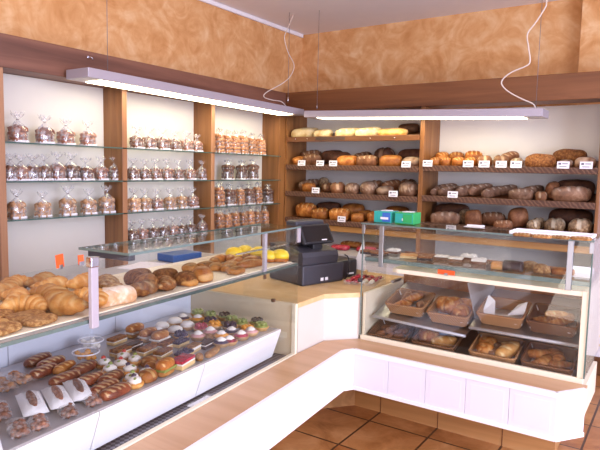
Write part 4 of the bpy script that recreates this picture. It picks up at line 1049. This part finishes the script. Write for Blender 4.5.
# ------------------------------------------------------------------ cakes on the bread case
M['choc_crumb'] = M['choc']
PT.update({
 'dark_square': (slice_('dark_slice', [('base', .012, 'choc'), ('glaze', .008, 'nut')], .075, .07), .02, 'flat dark brown cake square'),
 'yellow_square': (slice_('yellow_slice', [('base', .012, 'sponge'), ('custard', .006, 'golden')], .09, .08), .018, 'flat yellow cake square'),
 'white_square': (slice_('iced_slice', [('base', .014, 'brown'), ('icing', .006, 'whip')], .07, .065), .02, 'white-iced cake square'),
 'white_bun': (slice_('meringue_slice', [('base', .014, 'brown'), ('cream', .012, 'whip')], .07, .06, 'whip'), .03, 'white-topped crumbly cake piece'),
 'choc_loaf': (one('chocolate_loaf_cake', 'cake', lambda: loaf_mb(.09, .06, .05, 3, None, p=6), 'choc'), .05, 'small dark chocolate loaf cake'),
 'mini_cake': (one('small_brown_cake', 'cake', lambda: loaf_mb(.06, .05, .035, 5, None, p=5), 'golden'), .035, 'small yellow-brown cake'),
 'florentine': (one('almond_cookie', 'cookie', lambda: loaf_mb(.085, .075, .04, 5, None, lump=.3, flour=.3), 'almond'), .04, 'round almond-covered cookie'),
 'brown_pastry': (one('brown_pastry', 'pastry', lambda: loaf_mb(.10, .07, .035, 6, 'long'), 'orange_crust'), .035, 'brown oval pastry'),
 'pretzel_stick': (one('cheese_stick', 'pastry', lambda: loaf_mb(.13, .09, .026, 6, 'diag', ncut=5), 'almond'), .03, 'orange-brown flat pastry'),
 'red_pie': (one('red_pie', 'pie', lambda: loaf_mb(.16, .12, .04, 6, None, lump=.2, flour=.1), 'berry'), .04, 'red glazed pie'),
 'brown_pie': (one('brown_pie', 'pie', lambda: loaf_mb(.18, .13, .05, 8, 'diag', lump=.15), 'orange_crust'), .05, 'orange-brown glazed pastry'),
})
lay([('dark_square', 369, 252, 0), ('dark_square', 380, 254, 0), ('white_bun', 394, 251, 0, .9), ('yellow_square', 409, 256, 20), ('dark_square', 425, 258, 15), ('white_square', 442, 257.5, 10), ('white_square', 456, 259.5, 10), ('white_bun', 469, 257, 0), ('white_bun', 479, 261, 10),
     ('mini_cake', 498, 265.5, 0), ('choc_loaf', 513, 266, 0), ('florentine', 530, 266, 0), ('florentine', 543, 269, 30), ('brown_pastry', 561, 271, 5)],
    .946, 'on the bread case glass shelf', 'cakes on the glass shelf of the bread case', 'world')
for i, (px, py, w_, d_, lb) in enumerate(((531, 268.5, .09, .085, 'white paper square under the third almond-covered cookie'), (580, 275, .12, .13, 'empty white paper sheet at the end of the cake shelf'))):
    p = onz(px, py, .945)
    if i == 1:
        o = thing('paper_sheet', lb, 'paper', (p.x-.01, p.y, .9455)); 
        obj('sheet', MB().box(-w_/2, w_/2, -d_/2, d_/2, 0, .002), M['paper'], o); obj('folded_edge', MB().box(-w_/2, w_/2, d_/2-.004, d_/2, .002, .03, .001), M['paper'], o)
wt = thing('white_tray', 'white paper-lined tray of pastries on top of the bread case', 'tray', (2.515, -1.695, 1.1277), R(0))
tb = MB(); tb.box(-.165, .172, -.075, .075, 0, .004, .001)
for a in ((-.165, .172, -.077, -.072), (-.165, .172, .072, .077), (-.168, -.162, -.075, .075), (.166, .172, -.075, .075)): tb.box(*a, 0, .014, .001)
obj('tray', tb, M['paper'], wt); obj('paper_liner', MB().box(-.15, .16, -.065, .065, .004, .006), M['card'], wt)
lay([('pretzel_stick', 524, 234.5, 0, .62), ('pretzel_stick', 542, 236, 5, .62), ('pretzel_stick', 561, 237, -5, .6), ('pretzel_stick', 579, 238, 4, .62)], 1.135, 'in the white tray on the bread case', 'pastries in the white tray', 'world')
def carton(label, x, w_, c1, c2):
    t = thing('cardboard_box', label, 'box', (x, -1.66, 1.128))
    obj('carton', MB().box(-w_/2, w_/2, -.05, .05, 0, .060, .003), M[c1], t)
    obj('printed_panel', MB().box(-w_/2+.004 if c2 != 'blue' else 0.0, w_/2-.004, -.0512, -.0502, .006, .054), M[c2], t)
    obj('lid_flap', MB().box(-w_*.2, w_*.25, -.03, .03, .0602, .064, .001), M['card'], t)
    b = MB(); b.box(-w_*.1, w_*.35, -.0522, -.0513, .018, .030); obj('white_stripe', b, M['card'], t); return t
pa = onz(382, 224, 1.128); pb = onz(402.5, 226, 1.128)
carton('teal and blue cardboard box standing on top of the bread case', pa.x-.035, .10, 'teal', 'blue'); carton('bright green cardboard box beside the teal one on the bread case', pb.x-.035, .105, 'green', 'teal')
sp = obj('green_spot', MB().box(-.005, .045, -.0528, -.0523, .008, .052), M['green'], bpy.data.objects['cardboard_box.001'])
p = onz(447, 231, 1.128); pc = thing('paper_note', 'flat white paper note lying on top of the bread case', 'note', (p.x+.03, -1.56, 1.1275)); obj('sheet', MB().box(-.045, .045, -.03, .03, 0, .0015), M['paper'], pc); obj('fold', MB().box(-.045, .045, .026, .03, .0015, .008), M['paper'], pc)
def ocard(label, loc, rz, tilt, w_, h_):
    t = thing('orange_card', label, 'price card', loc, rz)
    c = obj('card', MB().box(-w_/2, w_/2, -.0015, .0015, 0, h_), M['orange'], t); c.rotation_euler = (tilt, 0, 0)
    b = obj('clip', MB().box(-.008, .008, -.004, .004, -.004, .008, .001), M['steel'], t); return t
ocard('orange card lying over the front of the cake shelf', (2.065, -1.782, .905), 0, R(-8), .085, .022)
q = LC(1.355, .0, 1.118); ocard('tilted orange card clipped on top of the front glass', q, LROT+R(20), R(-5), .034, .036)
q = LC(1.285, .0, 1.118); ocard('small orange card next to the metal post, on the glass edge', q, LROT, R(-5), .018, .026)
# red pies on the back counter
lay([('red_pie', 340, 247, 0), ('brown_pie', 352, 244, 10), ('red_pie', 366, 249, 10), ('brown_pie', 372, 245, 20), ('red_pie', 377, 252, 0, .8)], .78, 'on the back counter beyond the register', 'pies on the back counter', 'world')
# blue folder on a stack of paper, behind the pastry tray
fo = thing('blue_folder', 'blue ring folder lying on the rear of the pastry shelf', 'folder', LC(.26, .52, .950), LROT+R(-8))
obj('cover', MB().box(-.09, .09, -.06, .06, .0, .035, .004), M['folder'], fo); obj('pages', MB().box(-.086, .092, -.055, .056, .006, .029), M['paper'], fo)
pn = thing('paper_pile', 'loose white papers behind the pastry tray near the folder', 'paper', LC(.50, .52, .950), LROT+R(6))
obj('sheet', MB().box(-.10, .10, -.07, .07, 0, .002), M['paper'], pn); s2 = obj('sheet', MB().box(-.09, .09, -.065, .065, .002, .004), M['card'], pn); s2.rotation_euler = (0, 0, R(12))

# ------------------------------------------------------------------ bread baskets
def basket(label, x, y, z, w_=.222, d_=.20, h=.056, mt='wicker', liner=True, group=None, rz=0):
    t = thing('bread_basket', label, 'basket', (x, y, z), rz, group); t.rotation_euler = (R(15), 0, rz)
    def ring(k, z_, inset=0):
        a, b_ = w_/2*k-inset, d_/2*k-inset; r = .02; out = []
        for cx, cy, a0 in ((a-r, b_-r, 0), (-a+r, b_-r, 90), (-a+r, -b_+r, 180), (a-r, -b_+r, 270)):
            for q in range(4): an = R(a0+q*30); out.append((cx+r*math.cos(an), cy+r*math.sin(an), z_))
        return out
    b = MB(); rings = [ring(.84, 0), ring(.92, h*.5), ring(1, h), ring(1, h, .008), ring(.92, h*.5, .008), ring(.84, .008, .008)]; n = 16
    vs = [v for r_ in rings for v in r_]
    fs = [[i*n+j, i*n+(j+1) % n, (i+1)*n+(j+1) % n, (i+1)*n+j] for i in range(5) for j in range(n)]+[list(range(n))[::-1], [5*n+j for j in range(n)]]
    obj('wicker_body', b.add(vs, fs, smooth=False), M[mt], t)
    rr = ring(1, h, .004); rr.append(rr[0]); obj('rim', MB().tube([(p_[0], p_[1], p_[2]+.002) for p_ in rr], .0065, 6), M[mt], t)
    if liner:
        b = MB(); k = .80; ri = ring(k, .010); ro = []
        for i, (a, c_, z_) in enumerate(ring(.93, h*.72)): ro.append((a, c_, z_+.022*math.sin(i*2.4)))
        b.add(ri+ro, [[j, (j+1) % n, n+(j+1) % n, n+j] for j in range(n)]+[list(range(n))], smooth=True); obj('paper_liner', b, M['paper'], t)
    return t
TT = math.tan(R(15))
def zs(x, y): return (.622-(x-1.645)/(2.154-1.645)*.02 if x < 2.16 else .650)+(y+1.71)*TT+.002
def zl(y): return .468+(y-YF-.02)*TT+.002
basket('wicker basket of croissants, upper shelf, nearest the register', 1.806, -1.575, zs(1.806, -1.575)+.005)
basket('wicker basket of round golden rolls, upper shelf, beside the divider', 2.042, -1.575, zs(2.042, -1.575)+.003)
b3 = basket('nearly empty wicker basket with white paper, upper shelf', 2.302, -1.585, zs(2.302, -1.585))
obj('paper_flap', MB().add([(-.10, -.02, .03), (-.03, -.06, .02), (-.05, .03, .075), (-.085, .04, .10)], [[0, 1, 2, 3]]), M['paper'], b3)
obj('paper_flap', MB().add([(.02, -.03, .035), (.10, -.02, .05), (.105, .03, .095), (.06, .035, .07)], [[0, 1, 2, 3]]), M['paper'], b3)
basket('dark wicker basket with paper and a few rolls, upper shelf end', 2.535, -1.585, zs(2.535, -1.585), mt='wicker_dark')
basket('flat dark wicker basket of small brown pieces, lower row, nearest the register', 1.738, -1.640, zl(-1.640), .215, .20, .05, 'wicker_dark')
basket('wicker basket of two large rolls with blue paper, lower row', 1.995, -1.640, zl(-1.640), .225, .20, .055, 'wicker_dark')
basket('wicker basket of mixed brown rolls, lower row, beside the divider', 2.29, -1.640, zl(-1.640), .225, .20, .06)
basket('dark wicker basket of croissants, lower row end', 2.535, -1.640, zl(-1.640), .225, .20, .06, 'wicker_dark')
PT.update({
 'round_roll': (one('bread_roll', 'roll', lambda: loaf_mb(.082, .078, .055, 4, 'kaiser'), 'orange_crust'), .05, 'round golden roll'),
 'long_roll': (one('bread_roll', 'roll', lambda: loaf_mb(.12, .055, .045, 7, 'diag', ncut=3, flour=.2), 'golden'), .045, 'long golden roll'),
 'brown_roll': (one('bread_roll', 'roll', lambda: loaf_mb(.07, .066, .045, 9, 'kaiser', flour=.2), 'brown'), .045, 'small brown roll'),
 'b_croissant': (one('croissant', 'croissant', lambda: croissant_mb(.105, .024, .9, 2), 'orange_crust'), .045, 'glossy croissant'),
 'small_piece': (one('biscuit_piece', 'biscuit', lambda: loaf_mb(.05, .03, .022, 9, None, lump=.3), 'brown'), .02, 'small brown biscuit piece'),
})
def fill(items, where, group):
    by = {}
    for it in items: by.setdefault(it[0], []).append(it)
    for k, L_ in by.items():
        L_.sort(key=lambda i: i[1])
        for n, (k_, x, y, z, rz, s, rx) in enumerate(L_):
            mk, h, desc = PT[k]
            o = inst(k, mk, f"{desc}, {ORD[n]} from left in {where}" if len(L_) > 1 else f"{desc} in {where}", group if len(L_) > 1 else None)
            o.rotation_mode = 'QUATERNION'; o.rotation_quaternion = (Matrix.Rotation(R(15), 4, 'X') @ Matrix.Rotation(R(rz), 4, 'Z') @ Matrix.Rotation(R(rx), 4, 'X')).to_quaternion(); o.location = (x, y, z); o.scale = (s, s, s)
def rel(bx, by_, bz, its): return [(k, bx+x*1.0, by_+y*.92*.966-(.022+z)*.26, bz+(.022+z)*.966+y*.92*.26, rz, s*1.12, rx) for k, x, y, z, rz, s, rx in its]
fill(rel(1.806, -1.575, zs(1.806, -1.575), [('b_croissant', -.02, -.015, .0, 60, 1, 0), ('b_croissant', .005, .05, .01, 40, 1, 0), ('b_croissant', -.03, .055, .015, 100, .9, 0), ('b_croissant', .028, .02, .03, 70, 1, 0), ('brown_roll', .065, -.01, .004, 0, .7, 0)]), 'the basket nearest the register', 'croissants in the first upper basket')
fill(rel(2.042, -1.575, zs(2.042, -1.575)+.003, [('round_roll', -.045, .03, .01, 0, 1.05, 20), ('round_roll', .0, .005, .025, 40, 1.15, 30), ('round_roll', .055, .045, .008, 10, 1.1, 20), ('round_roll', .05, -.03, .006, 70, 1.1, 10)]), 'the basket beside the divider, upper shelf', 'rolls in the second upper basket')
fill(rel(2.535, -1.585, zs(2.535, -1.585), [('b_croissant', -.04, -.03, .0, 20, .85, 0), ('b_croissant', .03, -.02, .0, 50, .9, 0), ('long_roll', .0, .04, .0, 10, .8, 0), ('b_croissant', .06, .03, .0, 80, .8, 0)]), 'the end basket, upper shelf', 'rolls in the upper end basket')
fill(rel(1.738, -1.640, zl(-1.640), [('small_piece', -.05, .03, 0, 20, 1.1, 0), ('small_piece', -.01, .04, 0, 80, 1.1, 0), ('small_piece', -.02, -.01, 0, 130, 1.1, 0), ('small_piece', .03, .01, 0, 40, 1, 0), ('small_piece', .05, -.04, 0, 10, 1.1, 0), ('small_piece', .0, -.05, 0, 70, 1.1, 0), ('small_piece', .06, .03, 0, 100, 1, 0), ('small_piece', -.055, -.04, 0, 30, 1, 0)]), 'the flat basket nearest the register', 'biscuit pieces in the flat basket')
fill(rel(1.995, -1.640, zl(-1.640), [('round_roll', -.05, .0, .0, 0, 1.2, 0), ('long_roll', .035, -.02, .0, 20, 1.0, 0)]), 'the lower basket with blue paper', None)
bp = thing('blue_paper', 'crumpled blue-white paper between rolls in a lower basket', 'paper', (1.995, -1.60, zl(-1.60)+.012)); obj('sheet', MB().blob((0, 0, .028), .035, 5, 10, .6, (1.3, .8, .7)), plain('pale_blue_paper', '#a8c0e0', .7, var=.2, nscale=50), bp); obj('edge', MB().blob((.05, -.01, .02), .022, 9, 10, .6), M['paper'], bp)
fill(rel(2.29, -1.640, zl(-1.640), [('round_roll', -.05, .035, .0, 0, 1.0, 0), ('round_roll', -.045, -.03, .0, 50, 1.0, 0), ('brown_roll', .0, .02, .0, 50, .9, 0), ('brown_roll', .0, -.045, .0, 20, .9, 0), ('long_roll', .055, -.01, .006, 65, 1.15, 0), ('long_roll', .04, .05, .0, 40, .9, 0)]), 'the lower basket beside the divider', 'rolls in the third lower basket')
fill(rel(2.535, -1.640, zl(-1.640), [('b_croissant', -.05, .03, .0, 20, 1.1, 0), ('b_croissant', -.02, -.03, .0, 60, 1.1, 0), ('b_croissant', .03, .03, .005, 110, 1.1, 0), ('b_croissant', .045, -.035, .0, 10, 1.0, 0)]), 'the lower end basket', 'croissants in the lower end basket')

# ------------------------------------------------------------------ light
w = bpy.data.worlds.new('world'); sc.world = w; w.use_nodes = True
nt = w.node_tree; nt.nodes.clear()
o_ = nt.nodes.new('ShaderNodeOutputWorld'); bg = nt.nodes.new('ShaderNodeBackground'); nt.links.new(bg.outputs[0], o_.inputs[0])
bg.inputs[0].default_value = lin('#ccd0ee'); bg.inputs[1].default_value = .60
def area(name, loc, target, sx, sy, power, c):
    ld = bpy.data.lights.new(name, 'AREA'); ld.shape = 'RECTANGLE'; ld.size = sx; ld.size_y = sy; ld.energy = power; ld.color = lin(c)[:3]
    o = bpy.data.objects.new(name, ld); col.objects.link(o); o.location = loc
    o.rotation_euler = (Vector(target)-Vector(loc)).to_track_quat('-Z', 'Y').to_euler(); return o
area('window_light', (5.2, -2.9, 1.5), (1.3, -2.9, .6), 2.4, 2.0, 190, '#e2e4ff')
area('shopfront_light', (2.4, -7.4, 1.8), (1.4, -1.5, 1.0), 3.0, 2.0, 48, '#cfd2ff')
area('wall_fill', (3.0, -5.6, 2.3), (1.0, -.6, 2.3), 2.0, .8, 26, '#fff0e0')  # unseen fill behind the camera, added to brighten the upper walls
area('ceiling_fill', (2.9, -4.9, .15), (1.8, -2.0, 2.6), 2.0, 1.6, 48, '#fff2e6')  # upward fill added out of view to lift the ceiling, no real source
sc.view_settings.view_transform = 'Standard'; sc.view_settings.look = 'None'
sc.view_settings.exposure = 0
sc.cycles.transparent_max_bounces = 40; sc.cycles.max_bounces = 10
